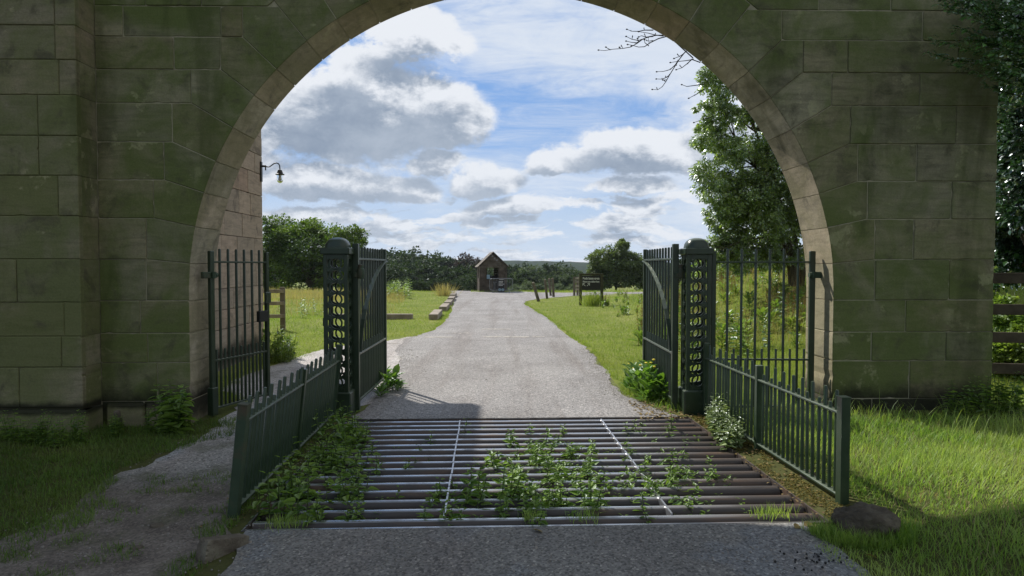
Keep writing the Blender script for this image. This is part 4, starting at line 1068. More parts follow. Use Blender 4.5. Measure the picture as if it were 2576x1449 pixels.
TW = [[(15, 390), (100, 398), (200, 380), (350, 368), (450, 350), (540, 300), (620, 240), (700, 210), (800, 190), (960, 190), (1300, 500)],
      [(400, 108), (470, 135), (560, 137), (640, 120), (760, 120)], [(560, 140), (690, 160), (780, 185), (900, 200)],
      [(390, 205), (470, 245), (560, 260), (640, 235)], [(390, 268), (460, 285), (530, 292), (580, 270)],
      [(410, 315), (470, 325), (560, 350), (640, 345), (720, 290), (830, 235), (960, 200)], [(560, 212), (600, 195), (660, 215), (760, 205)], [(640, 250), (645, 290), (700, 335)], [(690, 215), (695, 270), (760, 262)],
      [(745, 925), (820, 930), (880, 890), (930, 820), (980, 730), (1060, 600), (1110, 520), (1180, 430), (1300, 330), (1500, 600)],
      [(805, 685), (900, 680), (990, 655), (1060, 590), (1090, 545)], [(800, 783), (880, 785), (940, 760), (975, 735)], [(890, 797), (945, 795)], [(990, 560), (1080, 547), (1200, 535), (1290, 520), (1400, 560)],
      [(1040, 505), (1120, 475), (1180, 435)], [(1070, 657), (1150, 630), (1220, 575), (1290, 510)], [(1145, 860), (1215, 885), (1330, 870), (1450, 850)], [(1310, 1375), (1430, 1335), (1550, 1300)], [(1240, 1045), (1330, 1000), (1450, 920)], [(115, 350), (165, 383)], [(300, 352), (315, 372)], [(545, 232), (565, 285)]]
tw = MB()
for P in TW:
    n = len(P); pts = [A(*C4(*p), 15.2) for p in P]; tw.tube(pts, [.005 + .010 * i / n for i in range(n)], 5)
    q = Vector(pts[0]); tw.tube([q - Vector((.02, 0, .0)), q, q + Vector((.025, 0, 0))], [.006, .018, .006], 6)
    for i in range(1, min(n - 1, 6)):
        if random.random() < .5: q = Vector(pts[i]); e = q + Vector((random.uniform(-.05, .03), random.uniform(-.05, .05), random.uniform(-.01, .06))); tw.tube([q, e, e + Vector((0, 0, .02))], [.004, .012, .004], 5)
tw.build('bare_twigs', M['twig'], ash)
# --- holly at the far right, overhanging the wall
hb = (W(2620, 1000, 8.2).x, 8.3, .1)
def HP(px, py, Y): p = W(px, py, Y); return (p.x - hb[0], p.y - hb[1], p.z - hb[2])
k = 1 / FPX
hl = []
for (px, py, rx, ry, Y) in [(2585, 60, 75, 80, 7.0), (2570, 190, 60, 70, 7.3), (2600, 330, 75, 90, 8.2), (2570, 430, 50, 70, 8.8), (2600, 520, 80, 80, 8.6), (2560, 620, 50, 70, 9.0), (2610, 660, 70, 80, 9.0), (2700, 300, 140, 260, 8.4), (2680, 600, 120, 160, 9.4), (2560, 700, 50, 40, 9.4), (2640, 120, 110, 140, 7.4), (2540, 300, 40, 70, 8.6), (2535, 420, 36, 80, 9), (2535, 540, 36, 80, 9), (2535, 640, 36, 60, 9), (2540, 180, 40, 60, 8.2), (2530, 40, 45, 70, 8.6), (2530, 110, 42, 60, 8.4), (2526, 250, 36, 60, 8.8), (2524, 350, 34, 70, 9), (2524, 480, 34, 70, 9.2), (2524, 590, 34, 60, 9.2), (2545, -40, 70, 60, 8.4), (2560, 340, 90, 300, 10.5), (2640, 560, 120, 200, 10.5)]:
    hl.append((HP(px, py, Y), (rx * Y * k, rx * Y * k, ry * Y * k)))
holly = thing('holly_tree', 'dark glossy evergreen overhanging the right end of the stone wall', 'tree', hb)
cm, cl = crown_mesh('crown', hl, 950, 60, .075, 'LEAF', crad=.36, droop=.2, shell=.2); link('crown', cm, M['holly'], holly)
link('trunk', trunk_mesh('trunk', [[(.2, .3, -.3), (.15, .2, 1.5), (0, 0, 3), (-.1, -.2, 5)], [(.15, .2, 1.2), (.6, .3, 3), (.8, 0, 5)]], cl, 60, .09), M['bark'], holly)
# sprays hanging in front of the wall
V = []; sp = MB(); hr = random.Random(77)
PATHS = [[(2640, 40), (2560, 30), (2480, 18), (2400, 8), (2330, -12)], [(2640, 90), (2560, 85), (2490, 62), (2430, 35), (2375, 22)], [(2640, 130), (2570, 128), (2500, 110), (2450, 85), (2400, 70)], [(2620, 160), (2540, 152), (2470, 156), (2400, 152), (2335, 132)],
             [(2640, 210), (2580, 200), (2520, 180), (2470, 150)], [(2640, 235), (2580, 245), (2530, 232), (2480, 215)], [(2560, 60), (2500, 40), (2460, 12), (2420, -20)], [(2600, 40), (2540, 5), (2500, -30)], [(2560, 100), (2520, 95), (2470, 100), (2420, 108)], [(2640, 270), (2580, 262), (2545, 275), (2520, 300)]]
for path in PATHS + [[(a + ox + hr.uniform(-12, 12), b + oy + hr.uniform(-9, 9)) for a, b in q] for q in PATHS for ox, oy in ((hr.uniform(5, 50), hr.uniform(-30, 30)), (hr.uniform(15, 90), hr.uniform(-40, 40)))]:
    yy = hr.uniform(6.35, 6.7); pts = [Vector(HP(px, py, yy + .25 * (px - 2350) / 300)) for px, py in path]; sp.tube(pts, [.007, .006, .005, .004, .003][:len(pts)], 5)
    P = []; D = []; N = []
    for a, b in zip(pts[:-1], pts[1:]):
        m = max(3, int((b - a).length / .010))
        for q in range(m):
            p = a.lerp(b, q / m); d = (b - a).normalized()
            P.append(p + Vector(rng.normal(0, .012, 3))); s = 1 if q % 2 else -1
            D.append(Vector((d.x * .7, s * rng.uniform(.1, .8), rng.uniform(-.6, .7))) ); N.append(Vector((rng.normal(0, .4), -.4, 1)))
    n = len(P); s = rng.uniform(.04, .085, n); V.append(scatter(LEAF_T, LEAF_F, np.array(P), np.array(D), np.array(N), np.stack([s, s * .9, s], 1), rng.uniform(.2, 1, n)))
v, f, t = merge(V); link('hanging_leaves', np_mesh('hanging_leaves', v, f, t), M['hollybright'], holly); sp.build('branch', M['stem'], holly)

# --- woods: four kinds of tree, copied
def proto_tree(name, label, mat, lob, n, m, s, H=10):
    return tree(name, label, 'tree', (0, 0, 0), lob, [[(0, 0, -.5), (0.1, 0, 3), (0, .1, 6.5)]], mat, n, m, s, .25, 10, crad=.30, flat=.75)
def rl(n, R0, z0, z1, seed):
    r = random.Random(seed); o = []
    for _ in range(n):
        a = r.uniform(0, 6.28); q = R0 * r.uniform(.25, .75); z = r.uniform(z0, z1); s = R0 * r.uniform(.42, .62)
        o.append(((q * math.cos(a), q * math.sin(a), z), (s, s, s * r.uniform(.8, 1.05))))
    return o
protos = [proto_tree('wood_tree', 'x', M['farleaf'], rl(9, 4.4, 3.0, 7.6, 1), 120, 46, .52), proto_tree('wood_tree', 'x', M['farleaf'], rl(8, 4.8, 2.6, 7.2, 2), 120, 46, .52),
          proto_tree('wood_tree', 'x', M['greyleaf'], rl(9, 4.2, 2.4, 7.0, 3), 120, 46, .46), proto_tree('wood_tree', 'x', M['beech'], [((0, 0, 6), (4.4, 4.4, 3.4)), ((1, 0, 4), (3.8, 3.8, 3))], 120, 46, .5)]
used = [False] * 4
def put_tree(kind, px, top, Y, label, group, wf=1.0):
    p = W(px, top, Y); z = hz(p.x, Y); h = (p.z - z) / 9.6
    o = protos[kind] if not used[kind] else dup(protos[kind], (0, 0, 0))
    used[kind] = True
    o.location = (p.x, Y, z); o.scale = (h * wf, h * wf, h); o.rotation_euler = (0, 0, random.uniform(0, 6.28))
    o['label'] = label; o['group'] = group; return o
gd = 'trees of the dark wood on the left slope'; gr = 'trees of the grey green wood beyond the side road'
put_tree(3, 1172, 638, 150, 'round topped copper tinted tree rising above the dark wood', 'copper tree'); protos[3]['group'] = 'single copper tree'
rt = random.Random(5)
prof = [(905, 632), (950, 630), (1000, 629), (1040, 626), (1080, 634), (1120, 646), (1150, 652), (1195, 660)]
for i, px in enumerate(range(895, 1215, 30)):
    top = np.interp(px, [a for a, b in prof], [b for a, b in prof])
    put_tree(i % 2, px + rt.uniform(-8, 8), top - 4 + rt.uniform(-5, 4), 165 + rt.uniform(-12, 12), 'dark broadleaf tree along the skyline of the wood left of the kiosk', gd, 1.25)
for i, px in enumerate(range(890, 1225, 34)):
    put_tree(i % 2, px + rt.uniform(-10, 10), 656 + rt.uniform(-9, 9), 120 + rt.uniform(-10, 10), 'dark broadleaf tree in the middle of the wood left of the kiosk', gd, 1.15)
for i, px in enumerate(range(900, 1215, 44)):
    put_tree((i + 1) % 2, px + rt.uniform(-12, 12), 694 + rt.uniform(-8, 8), 92 + rt.uniform(-6, 6), 'dark low tree at the near edge of the wood left of the kiosk', gd, 1.1)
for i, px in enumerate(range(1275, 1480, 26)):
    put_tree((2, 0, 2, 1)[i % 4], px + rt.uniform(-8, 8), 660 + rt.uniform(-5, 7), 140 + rt.uniform(-12, 12), 'tree along the skyline of the wood between kiosk and lane sign', gr)
for i, px in enumerate(range(1265, 1500, 32)):
    put_tree((0, 2)[i % 2], px + rt.uniform(-8, 8), 682 + rt.uniform(-6, 7), 105 + rt.uniform(-8, 8), 'tree in the middle of the wood between kiosk and lane sign', gr)
for i, px in enumerate(range(1285, 1500, 38)):
    put_tree(2, px + rt.uniform(-8, 8), 704 + rt.uniform(-7, 7), 80 + rt.uniform(-6, 6), 'grey green bush at the near edge of the wood between kiosk and lane sign', gr, 1.2)
for i, (px, top, Y) in enumerate([(1655, 640, 95), (1700, 650, 90), (1760, 630, 80), (1805, 618, 60), (1830, 640, 55), (660, 640, 110), (640, 600, 100)]):
    put_tree((0, 2)[i % 2], px, top, Y, ['tree glimpsed through the open gate leaf nearer the lane sign', 'tree behind the gate post beside the side gate', 'low tree glimpsed beyond the stone wing'][0 if i < 2 else 1 if i < 5 else 2], 'trees glimpsed past the ironwork')
bb = (W(1550, 700, 66).x, 66.0, hz(10, 66))
tree('bushy_tree', 'bushy olive green tree with pointed top behind the lane sign', 'tree', bb,
     lobes_px([(1555, 640, 28, 36), (1540, 670, 48, 32), (1575, 680, 52, 36), (1520, 690, 40, 28), (1600, 690, 36, 32), (1550, 705, 80, 28), (1500, 705, 30, 24), (1566, 618, 14, 16), (1640, 705, 40, 22), (1520, 668, 42, 38), (1592, 668, 42, 38), (1552, 684, 72, 40), (1480, 712, 30, 22)], 66, bb), [[(0, 0, -.2), (0, 0, 1.4), (.1, 0, 3), (.2, 0, 4.6)]],
     M['bushy'], 420, 90, .24, .14, 30, crad=.3)

# --- far hill
def hill():
    V = []; F = []; xs = np.linspace(-900, 900, 90); ys = np.linspace(700, 1300, 14); r = np.random.default_rng(4)
    for y in ys:
        for x in xs:
            u = (y - 700) / 400
            top = 1.6 + (668 - np.interp(1288 + x / y * FPX, [0, 900, 1250, 1300, 1400, 1500, 1700, 2576], [640, 650, 656, 656, 657, 660, 662, 655])) * 1100 / FPX
            V.append((x, y, -10 + (top + 10) * float(sm(0, 1, u)) + r.normal(0, .9) * (u > .3)))
    n = len(xs)
    for j in range(len(ys) - 1):
        for i in range(n - 1): a = j * n + i; F.append((a, a + 1, a + n + 1, a + n))
    tag(link('hill', np_mesh('hill', V, F), M['hill']), kind='structure')
hill()

# ------------------------------------------------------------------ herbs
def leafy(name, V, F, t, path, rad, mat):
    """leaf mesh that also carries its main stem"""
    b = MB(); b.tube(path, rad, 5, cap=False); tf = np.array([q for f in b.f for q in ((f[0], f[1], f[2]), (f[0], f[2], f[3]))])
    n = len(F); me = np_mesh(name, np.concatenate([V, np.array([tuple(p) for p in b.v])]), np.concatenate([F, tf + len(V)]), np.concatenate([t, np.full(len(b.v), .5)]))
    o = link(name, me, mat); me.materials.append(M['stem']); k = np.zeros(n + len(tf), np.int32); k[n:] = 1; me.polygons.foreach_set('material_index', k); return o
def herb(name, h, nodes, L, mat, lw=1.0, seed=0, lean=.12, tmpl='NET', stems=1, spread=.05, lo=.12):
    """upright herb with opposite leaf pairs: a leaf mesh with its stems as a child"""
    r = np.random.default_rng(seed); P, D, N, S = [], [], [], []; m = MB()
    for q in range(stems):
        b0 = np.array([r.normal(0, spread), r.normal(0, min(.016, spread * .4)), 0]) if stems > 1 else np.zeros(3); hh = h * (r.uniform(.72, 1.1) if stems > 1 else 1)
        top = np.array([r.normal(0, lean) * h, r.normal(0, lean) * h, hh]); st = []
        for i in range(nodes + 1):
            u = lo + (1 - lo) * i / nodes; p = b0 + top * u; st.append(p)
            a0 = i * math.pi / 2 + r.normal(0, .3)
            for s in (0, math.pi):
                a = a0 + s + r.normal(0, .2); sz = L * (1.0 - .5 * max(0, u - .6) / .4) * r.uniform(.75, 1.2) * (.7 if i == nodes else 1)
                el = r.uniform(-.15, .45) + (.4 if i == nodes else 0)
                D.append((math.cos(a), math.sin(a), el)); N.append((-math.cos(a) * el + r.normal(0, .25), -math.sin(a) * el + r.normal(0, .25), 1)); P.append(p + np.array([math.cos(a), math.sin(a), .1]) * .012); S.append(sz)
        pth, rad = [tuple(b0)] + [tuple(p) for p in st], [.004] + [.0035] * nodes + [.002]
        if q == 0: main = (pth, rad)
        else: m.tube(pth, rad, 5)
    S = np.array(S); T, F = (NET_T, NET_F) if tmpl == 'NET' else (LEAF_T, LEAF_F)
    V, F2, t = scatter(T, F, np.array(P), np.array(D), np.array(N), np.stack([S, S * lw, S], 1), np.clip(r.normal(.45, .25, len(P)), 0, 1))
    o = leafy(name, V, F2, t, *main, mat)
    if stems > 1: m.build('stem', M['stem'], o)
    return o
def colony(name, protos_, spots, label, cat, group, free=True):
    """spots: x, y, z, height scale; the first of each prototype is used, others are copies"""
    first = [True] * len(protos_)
    for (x, y, z, s) in spots:
        i = random.randrange(len(protos_)); p = protos_[i]
        if first[i]: o = p; first[i] = False
        else: o = dup(p, (0, 0, 0))
        o.location = (x, y, z); o.rotation_euler = (random.uniform(-.12, .12), random.uniform(-.12, .12), random.uniform(0, 6.28) if free else random.uniform(-.15, .15) + random.choice((0, math.pi))); o.scale = (s, s, s)
        tag(o, label, cat, group)
    for f, p in zip(first, protos_):
        if f:
            for c in list(p.children): bpy.data.objects.remove(c)
            bpy.data.objects.remove(p)
def gapy(ly):                                   # nearest gap between pipes
    s = (y1 - y0) / (NP - 1); k = round((ly - y0) / s - .5); return y0 + s * (k + .5)
def nettles(tag_, seed, L=.075, mat='nettle', h=.6, nodes=8, nm='nettle_clump', lw=1.0, st=3, spr=.055, lo=.12, lean=.12): return [herb(nm, h * k, nodes, L * (.85 + .1 * i), M[mat], lw, seed + i, stems=st, spread=spr, lo=lo, lean=lean) for i, k in enumerate((.85, 1, 1.1, 1.2, .95))]
rs = random.Random(21)
sp1 = []
for _ in range(54):
    ly = rs.uniform(-1.34, 1.25); u = (ly + 1.34) / 2.6; lx = rs.uniform(-GW / 2 + .03, -GW / 2 + .14 + .62 * (1 - u) ** .8)
    x, y = gw(lx, gapy(ly) + rs.uniform(-.03, .03)); sp1.append((x, y, -.45, rs.uniform(.78, 1.15) * (1.0 if lx < -1.3 else .85)))
colony('nettle_clump', nettles('a', 100, .105, st=4, lo=.3, spr=.06), sp1, 'tall shaded nettle in the clump beside the leaning railing', 'nettle clump', 'nettles beside the leaning railing', False)
sp2 = []
def blob(n, cx, cy, sx, sy, s0, s1):
    for _ in range(n):
        g = G(rs.gauss(cx, sx), rs.gauss(cy, sy), 0); lx, ly = gl(g.x, g.y)
        if abs(lx) > GW / 2 - .08 or abs(ly) > GL / 2 - .1: continue
        x, y = gw(float(lx), gapy(float(ly)) + rs.uniform(-.035, .035)); sp2.append((x, y, -.45, rs.uniform(s0, s1)))
blob(20, 1330, 1150, 48, 24, .85, 1.0); blob(15, 1400, 1215, 70, 26, .82, .94); blob(32, 1580, 1180, 130, 44, .79, .90); blob(24, 1725, 1195, 75, 38, .79, .90); blob(12, 1470, 1132, 80, 18, .80, .92)
colony('nettle_clump', nettles('b', 200, .085, h=.50, st=7, spr=.095, lo=.74, nodes=6, lean=.24), sp2, 'nettle in the sunlit patch spreading over the pipes of the cattle grid', 'nettle clump', 'sunlit nettles on the cattle grid', False)
sp2 = []
blob(20, 1300, 1262, 130, 16, .84, 1.04); blob(6, 1600, 1282, 140, 8, .82, .92)
colony('nettle_clump', nettles('c', 300, .090, h=.50, st=6, spr=.095, lo=.70, nodes=6, lean=.22), sp2, 'nettle in the shade among the closest pipes of the cattle grid', 'nettle clump', 'shaded nettles on the cattle grid', False)
sp2 = []
for cx, cy in ((1180, 1160), (1050, 1180), (1120, 1235), (1000, 1225), (1210, 1190), (960, 1120), (1180, 1080), (1390, 1078), (1560, 1085), (1240, 1205), (880, 1265), (960, 1270), (1720, 1090), (1600, 1075), (1640, 1120), (1090, 1135), (1010, 1150)):
    blob(2, cx, cy, 18, 6, .84, .98)
for cx, cy in ((1712, 1085), (1726, 1100), (1392, 1072), (1800, 1180), (1180, 1068)): blob(1, cx, cy, 7, 3, .95, 1.1)
colony('nettle_clump', nettles('d', 400, .070, h=.49, st=4, spr=.07, lo=.74, nodes=4, lean=.2), sp2, 'small scattered nettle poking up between pipes of the cattle grid', 'nettle clump', 'scattered nettles on the cattle grid', False)
sp = []
for _ in range(34):
    u = rs.random() ** .8; p = W(1772 + 80 * u + rs.uniform(-22, 14), 1040, 7.25 - 1.35 * u); sp.append((min(p.x, 2.10), p.y, .0, rs.uniform(.5, 1.15)))
colony('dead_nettle', nettles('e', 500, .058, 'deadnettle', .26, 7, 'dead_nettle', st=3, spr=.05), sp, 'pale leaved creeper sprig at the foot of the sunny picket railing', 'plant', 'pale sprigs along the sunny railing')
# along the wall on the left
sp = []
for _ in range(12):
    g = G(rs.uniform(20, 200), rs.uniform(1105, 1125), -.03); sp.append((g.x, min(g.y, 6.66), -.05, rs.uniform(.35, .62)))
for _ in range(8):
    g = G(rs.uniform(250, 400), rs.uniform(1080, 1098), -.03); sp.append((g.x, min(g.y, 6.95), -.05, rs.uniform(.25, .4)))
colony('nettle_clump', nettles('f', 600, .10, h=.55), sp, 'low nettle in the gloom at the foot of the corner pier', 'nettle clump', 'nettles at the foot of the pier')
sp = []
for _ in range(9):
    g = G(rs.uniform(395, 480), rs.uniform(1066, 1084), -.0); sp.append((g.x, min(g.y, 6.95), -.03, rs.uniform(.45, .98)))
colony('nettle_clump', nettles('g', 700, .125, h=.45), sp, 'large leaved nettle against the plinth beside the open side gate', 'nettle clump', 'nettles beside the open side gate')
sp = [(W(px, 1010, 6.95).x, 6.85 + rs.uniform(-.1, .08), .08, rs.uniform(.5, .95)) for px in (2395, 2410, 2425, 2440, 2455, 2470, 2380, 2490, 2510, 2530, 2550, 2570, 2500)]
colony('nettle_clump', nettles('h', 800, .09, h=.42), sp, 'dim nettle against the shaded wall near the holly', 'nettle clump', 'nettles under the holly')

# broad leaved plants by the gate leaves
def rosette(name, n, L, h, mat, seed, lw=.9):
    r = np.random.default_rng(seed); a = r.uniform(0, 6.28, n); el = r.uniform(.15, 1.6, n); rad = r.uniform(0, .09, n)
    P = np.stack([np.cos(a) * rad, np.sin(a) * rad, r.uniform(.02, h, n)], 1); D = np.stack([np.cos(a), np.sin(a), el], 1)
    N = np.stack([-np.cos(a) * el, -np.sin(a) * el, np.ones(n)], 1) + r.normal(0, .2, (n, 3)); s = L * r.uniform(.6, 1.25, n)
    V, F, t = scatter(LEAF_T, LEAF_F, P, D, N, np.stack([s, s * lw, s], 1), np.clip(r.normal(.5, .22, n), 0, 1)); o = leafy(name, V, F, t, [(0, 0, 0), (.01, 0, h * .6), (0, .01, h * 1.05)], [.006, .005, .003], mat)
    m = MB()
    for _ in range(3): m.tube([(r.normal(0, .02), r.normal(0, .02), 0), (r.normal(0, .04), r.normal(0, .04), h * .6), (r.normal(0, .06), r.normal(0, .06), h)], [.005, .004, .003], 5)
    m.build('stem', M['stem'], o); return o
def flowers(o, n, h, rad, seed):
    r = random.Random(seed)
    for _ in range(n):
        f = MB(); x, y, z = r.uniform(-rad, rad), r.uniform(-rad, rad), h * r.uniform(.9, 1.15); f.lathe([(.004, -.01), (.018, .0), (.020, .008), (.006, .014)], (x, y, z), 8); f.build('flower', M['petal'], o)
sp = []
for px, py, s in ((1585, 985, .8), (1610, 995, 1.0), (1635, 1003, 1.05), (1660, 1010, .95), (1600, 970, .85), (1640, 985, 1.1), (1675, 1015, .8), (1625, 1010, .75), (1590, 955, .6), (1655, 990, 1.0)):
    g = G(px, py); sp.append((g.x, g.y, .0, s))
pr = [rosette('comfrey', 40, .17, .30, M['comfrey'], 31), rosette('comfrey', 34, .16, .34, M['comfrey'], 32), rosette('comfrey', 38, .18, .26, M['comfrey'], 33)]
flowers(pr[0], 2, .36, .1, 1); flowers(pr[1], 2, .4, .1, 2)
colony('comfrey', pr, sp, 'broad leaved plant with yellow flowers under the gate leaf near the sunny railing', 'plant', 'yellow flowered plants by the gate leaf')
sp = []
for px, py, s in ((958, 1000, .5), (975, 985, .62), (988, 978, .75), (972, 962, .7), (1000, 985, .5)):
    g = G(px, py); sp.append((g.x, g.y, .0, s))
pr = [rosette('comfrey', 26, .19, .22, M['comfrey'], 41), rosette('comfrey', 24, .20, .26, M['comfrey'], 42)]
colony('comfrey', pr, sp, 'broad leaved green plant by the open gate leaf across the road from yellow flowers', 'plant', 'broad leaved plants by the other gate leaf')
sp = []
for _ in range(30):
    g = G(rs.gauss(708, 17), rs.uniform(890, 915)); sp.append((g.x, g.y, .0, rs.uniform(.5, 1.0)))
colony('weed', [rosette('weed', 40, .10, .42, M['weed'], 51), rosette('weed', 46, .09, .50, M['weed'], 52), herb('weed', .6, 9, .09, M['weed'], 1, 53)], sp, 'leafy weed in the bush at the corner of the stone wing', 'weed', 'weeds at the corner of the stone wing')
# rough bank at the right: docks and tall weeds
def dock(seed, h):
    r = np.random.default_rng(seed); o = rosette('dock', 26, .22, .30, M['weed'], seed, .62)
    P = []; n = 90
    for k in range(3):
        bx, by = r.normal(0, .06, 2); hh = h * r.uniform(.7, 1.1); m = MB(); m.tube([(bx, by, 0), (bx * 1.3, by * 1.3, hh)], [.006, .003], 5); m.build('stalk', M['dock'], o)
        z = r.uniform(.35, 1.0, n) * hh; P.append(np.stack([bx * (1 + .3 * z / hh) + r.normal(0, .025, n), by * (1 + .3 * z / hh) + r.normal(0, .025, n), z], 1))
    P = np.concatenate(P); s = r.uniform(.015, .03, len(P)); V, F, t = scatter(LF4_T, LF4_F, P, rdir(len(P)), rdir(len(P)), s, r.uniform(0, 1, len(P)))
    link('seed_head', np_mesh('seed_head', V, F, t), M['dock'], o); return o
sp = []
for _ in range(84):
    y = rs.uniform(13, 23); x = rs.uniform(.19 * y, .48 * y); sp.append((x, y, hz(x, y) - .02, rs.uniform(.55, 1.0)))
colony('dock', [dock(61, .95), dock(62, 1.1), dock(63, .8)], sp, 'dock with rusty seed spikes on the rough bank beyond the closed side gate', 'dock', 'docks on the rough bank')
sp = []
for _ in range(150):
    y = rs.uniform(11, 26); x = rs.uniform(.21 * y, .50 * y); sp.append((x, y, hz(x, y) - .02, rs.uniform(.5, 1.2)))
colony('weed', [herb('weed', .55, 8, .13, M['weed'], .9, 71, tmpl='LEAF'), herb('weed', .75, 10, .11, M['weed'], .8, 72, tmpl='LEAF'), rosette('weed', 40, .15, .4, M['weed'], 73), herb('weed', .6, 9, .12, M['comfrey'], 1, 74)], sp, 'leafy weed on the rough bank beyond the closed side gate', 'weed', 'weeds on the rough bank')
sp = []
for _ in range(90):
    y = rs.uniform(20, 38); x = rs.uniform(.085 * y + 1.2, .26 * y); sp.append((x, y, hz(x, y) - .02, rs.uniform(.35, .8)))
colony('weed', [rosette('weed', 34, .16, .35, M['weed'], 75), dock(76, .8), herb('weed', .6, 8, .13, M['weed'], .9, 77, tmpl='LEAF')], sp, 'low weed in the rough grass around the lane sign', 'weed', 'weeds around the lane sign')
sp = []
for _ in range(26):
    y = rs.uniform(33, 40); x = W(rs.uniform(968, 1032), 720, y).x; sp.append((x, y, hz(x, y), rs.uniform(.9, 1.5)))
for px in (760, 765, 772, 790, 812, 700, 835):
    y = rs.uniform(20, 24); x = W(px, 720, y).x; sp.append((x, y, hz(x, y), rs.uniform(.6, 1.1)))
colony('weed', [herb('weed', .6, 9, .16, M['weed'], .9, 78, tmpl='LEAF'), herb('weed', .7, 9, .14, M['weed'], .9, 79, tmpl='LEAF')], sp, 'tall pale weed standing in the field left of the road', 'weed', 'tall weeds in the field')
# shrubs closing the bank
def shrub(label, px, py, Y, rx, ry, mat, n=60, group=None, size=.10):
    p = W(px, py, Y); z = hz(p.x, Y); k = Y / FPX; H = p.z - z
    lob = [((random.uniform(-.5, .5) * rx * k, random.uniform(-.4, .4) * rx * k, H * random.uniform(.25, .7)), (rx * k * random.uniform(.5, .8), rx * k * .6, H * random.uniform(.3, .42))) for _ in range(5)]
    return tree('shrub', label, 'shrub', (p.x, Y, z), lob, [[(0, 0, -.1), (0, 0, H * .3), (.05, 0, H * .6)]], mat, n, 60, size, .03, 14, group, crad=.3)
for i, (px, py, Y, rx, ry) in enumerate([(1800, 655, 28, 50, 60), (1850, 640, 27, 60, 60), (1905, 645, 26, 60, 60), (1960, 640, 25, 60, 60), (2010, 650, 22, 50, 60), (2050, 640, 19, 60, 60), (1760, 670, 34, 40, 40)]):
    shrub(['pale leafy shrub behind the gate post at the head of the bank', 'leafy shrub in the hedge under the tall tree'][0 if i in (0, 6) else 1], px, py, Y, rx, ry, M['weed'], 70, 'shrubs at the head of the bank')
for i, (px, py, Y, rx) in enumerate([(2540, 760, 10.5, 60), (2600, 740, 10, 70), (2520, 850, 9.6, 40), (2570, 860, 9.4, 50), (2490, 720, 12, 60)]):
    shrub('bright leafy shrub seen between the rails of the brown fence', px, py, Y, rx, 60, M['weed'], 60, 'shrubs behind the brown fence', .07)
# rushes at the sign
def tuft(name, label, loc, n, h, sp_, w, mat, group=None):
    P = np.zeros((n, 3)); P[:, :2] = rng.normal(0, sp_ * .35, (n, 2)); D = np.stack([rng.normal(0, .22, n), rng.normal(0, .22, n), np.ones(n)], 1) + np.c_[P[:, :2] * 1.2, np.zeros(n)]
    s = h * rng.uniform(.55, 1.1, n); N = np.c_[rng.normal(0, 1, (n, 2)), np.zeros(n)]
    V, F, t = scatter(BLADE_T, BLADE_F, P, D, N, np.stack([s, np.full(n, w), s * .5], 1), rng.uniform(0, 1, n))
    return tag(link(name, np_mesh(name, V, F, t), mat, None, loc), label, 'grass tuft', group)
g = W(1487, 775, 26.8); tuft('rush_tuft', 'tall clump of rushes growing beneath the lane sign', (g.x + .05, 26.9, hz(g.x, 26.8)), 380, .62, .42, .012, M['field'])
g = W(1118, 745, 36); tuft('grass_tuft', 'pale seeding grass tuft at the end of the row of sleepers', (g.x, 36, hz(g.x, 36)), 260, .75, .6, .014, M['hay'])
for px, py, lab in ((700, 1322, 'small grass tuft by the rusty end post on the front edge of the grid'), (735, 1320, 'thin grass tuft on the front edge of the grid beside the closest pipe'), (1335, 1308, 'low grass tuft midway along the front edge of the grid'), (1470, 1306, 'grass tuft on the front edge of the grid below the shaded nettles'), (1925, 1298, 'spreading grass tuft at the sunny corner of the front edge of the grid'), (1960, 1296, 'wispy grass tuft at the sunny front corner of the grid beside the spreading one')):
    g = G(px, py); tuft('grass_tuft', lab, (g.x, g.y, 0), 70, .075, .13, .004, M['grass'], 'grass tufts on the front edge of the grid')

# ------------------------------------------------------------------ grass
def edges(st, y):
    a = np.array(st); return np.interp(y, a[:, 0], a[:, 1]), np.interp(y, a[:, 0], a[:, 2])
def wob(x, y): return .10 * np.sin(3.1 * x + 1.7 * y) + .07 * np.sin(7.3 * x - 5.1 * y + 1) + .05 * np.sin(13 * y + 4 * x)
def hard(x, y):
    """True where road, path, grid or building keeps grass away"""
    w = wob(x, y); l1, r1 = edges(ROAD1, y); l2, r2 = edges(ROAD2, y)
    h = (y < 4.25) & (x > l1 + w * .3 - .02) & (x < r1 + w * .9 - .05)
    h |= (y > 7.0) & (x > l2 + w * .3) & (x < r2 + w * .5)
    h |= (y > 32.4) & (y < 41.5) & (x > .5) & (x < (y - 31.5) * 1.15)
    lx, ly = gl(x, y); h |= (np.abs(lx) < GW / 2 + .05) & (np.abs(ly) < GL / 2 + .05)
    h |= (x < -3.3) & (y > 6.95) & (y < 7.8); h |= (x > 3.3) & (x < 5.2) & (y > 7.05) & (y < 7.85)
    h |= (x < -4.2) & (y > 6.72) & (y < 12.9)
    return h
PATH_L = [(3.3, -3.0, -1.8), (3.9, -2.75, -1.8), (4.5, -2.6, -1.95), (5.1, -3.0, -2.1), (5.7, -2.95, -1.9), (6.6, -2.85, -1.88), (7.3, -3.0, -1.9), (8.0, -3.1, -1.5), (9, -3.95, -1.4), (11, -3.85, -1.4), (12.3, -3.7, -1.5), (13.2, -3.4, -1.6), (14.2, -2.9, -1.7), (15.4, -2.3, -1.9)]
def on_path(x, y):
    l, r = edges(PATH_L, y); w = wob(x * 1.3, y * 1.1); ok = (y > 3.2) & (y < 15.4)
    return ok & (x > l + w * 1.4) & (x < r + w * .7)
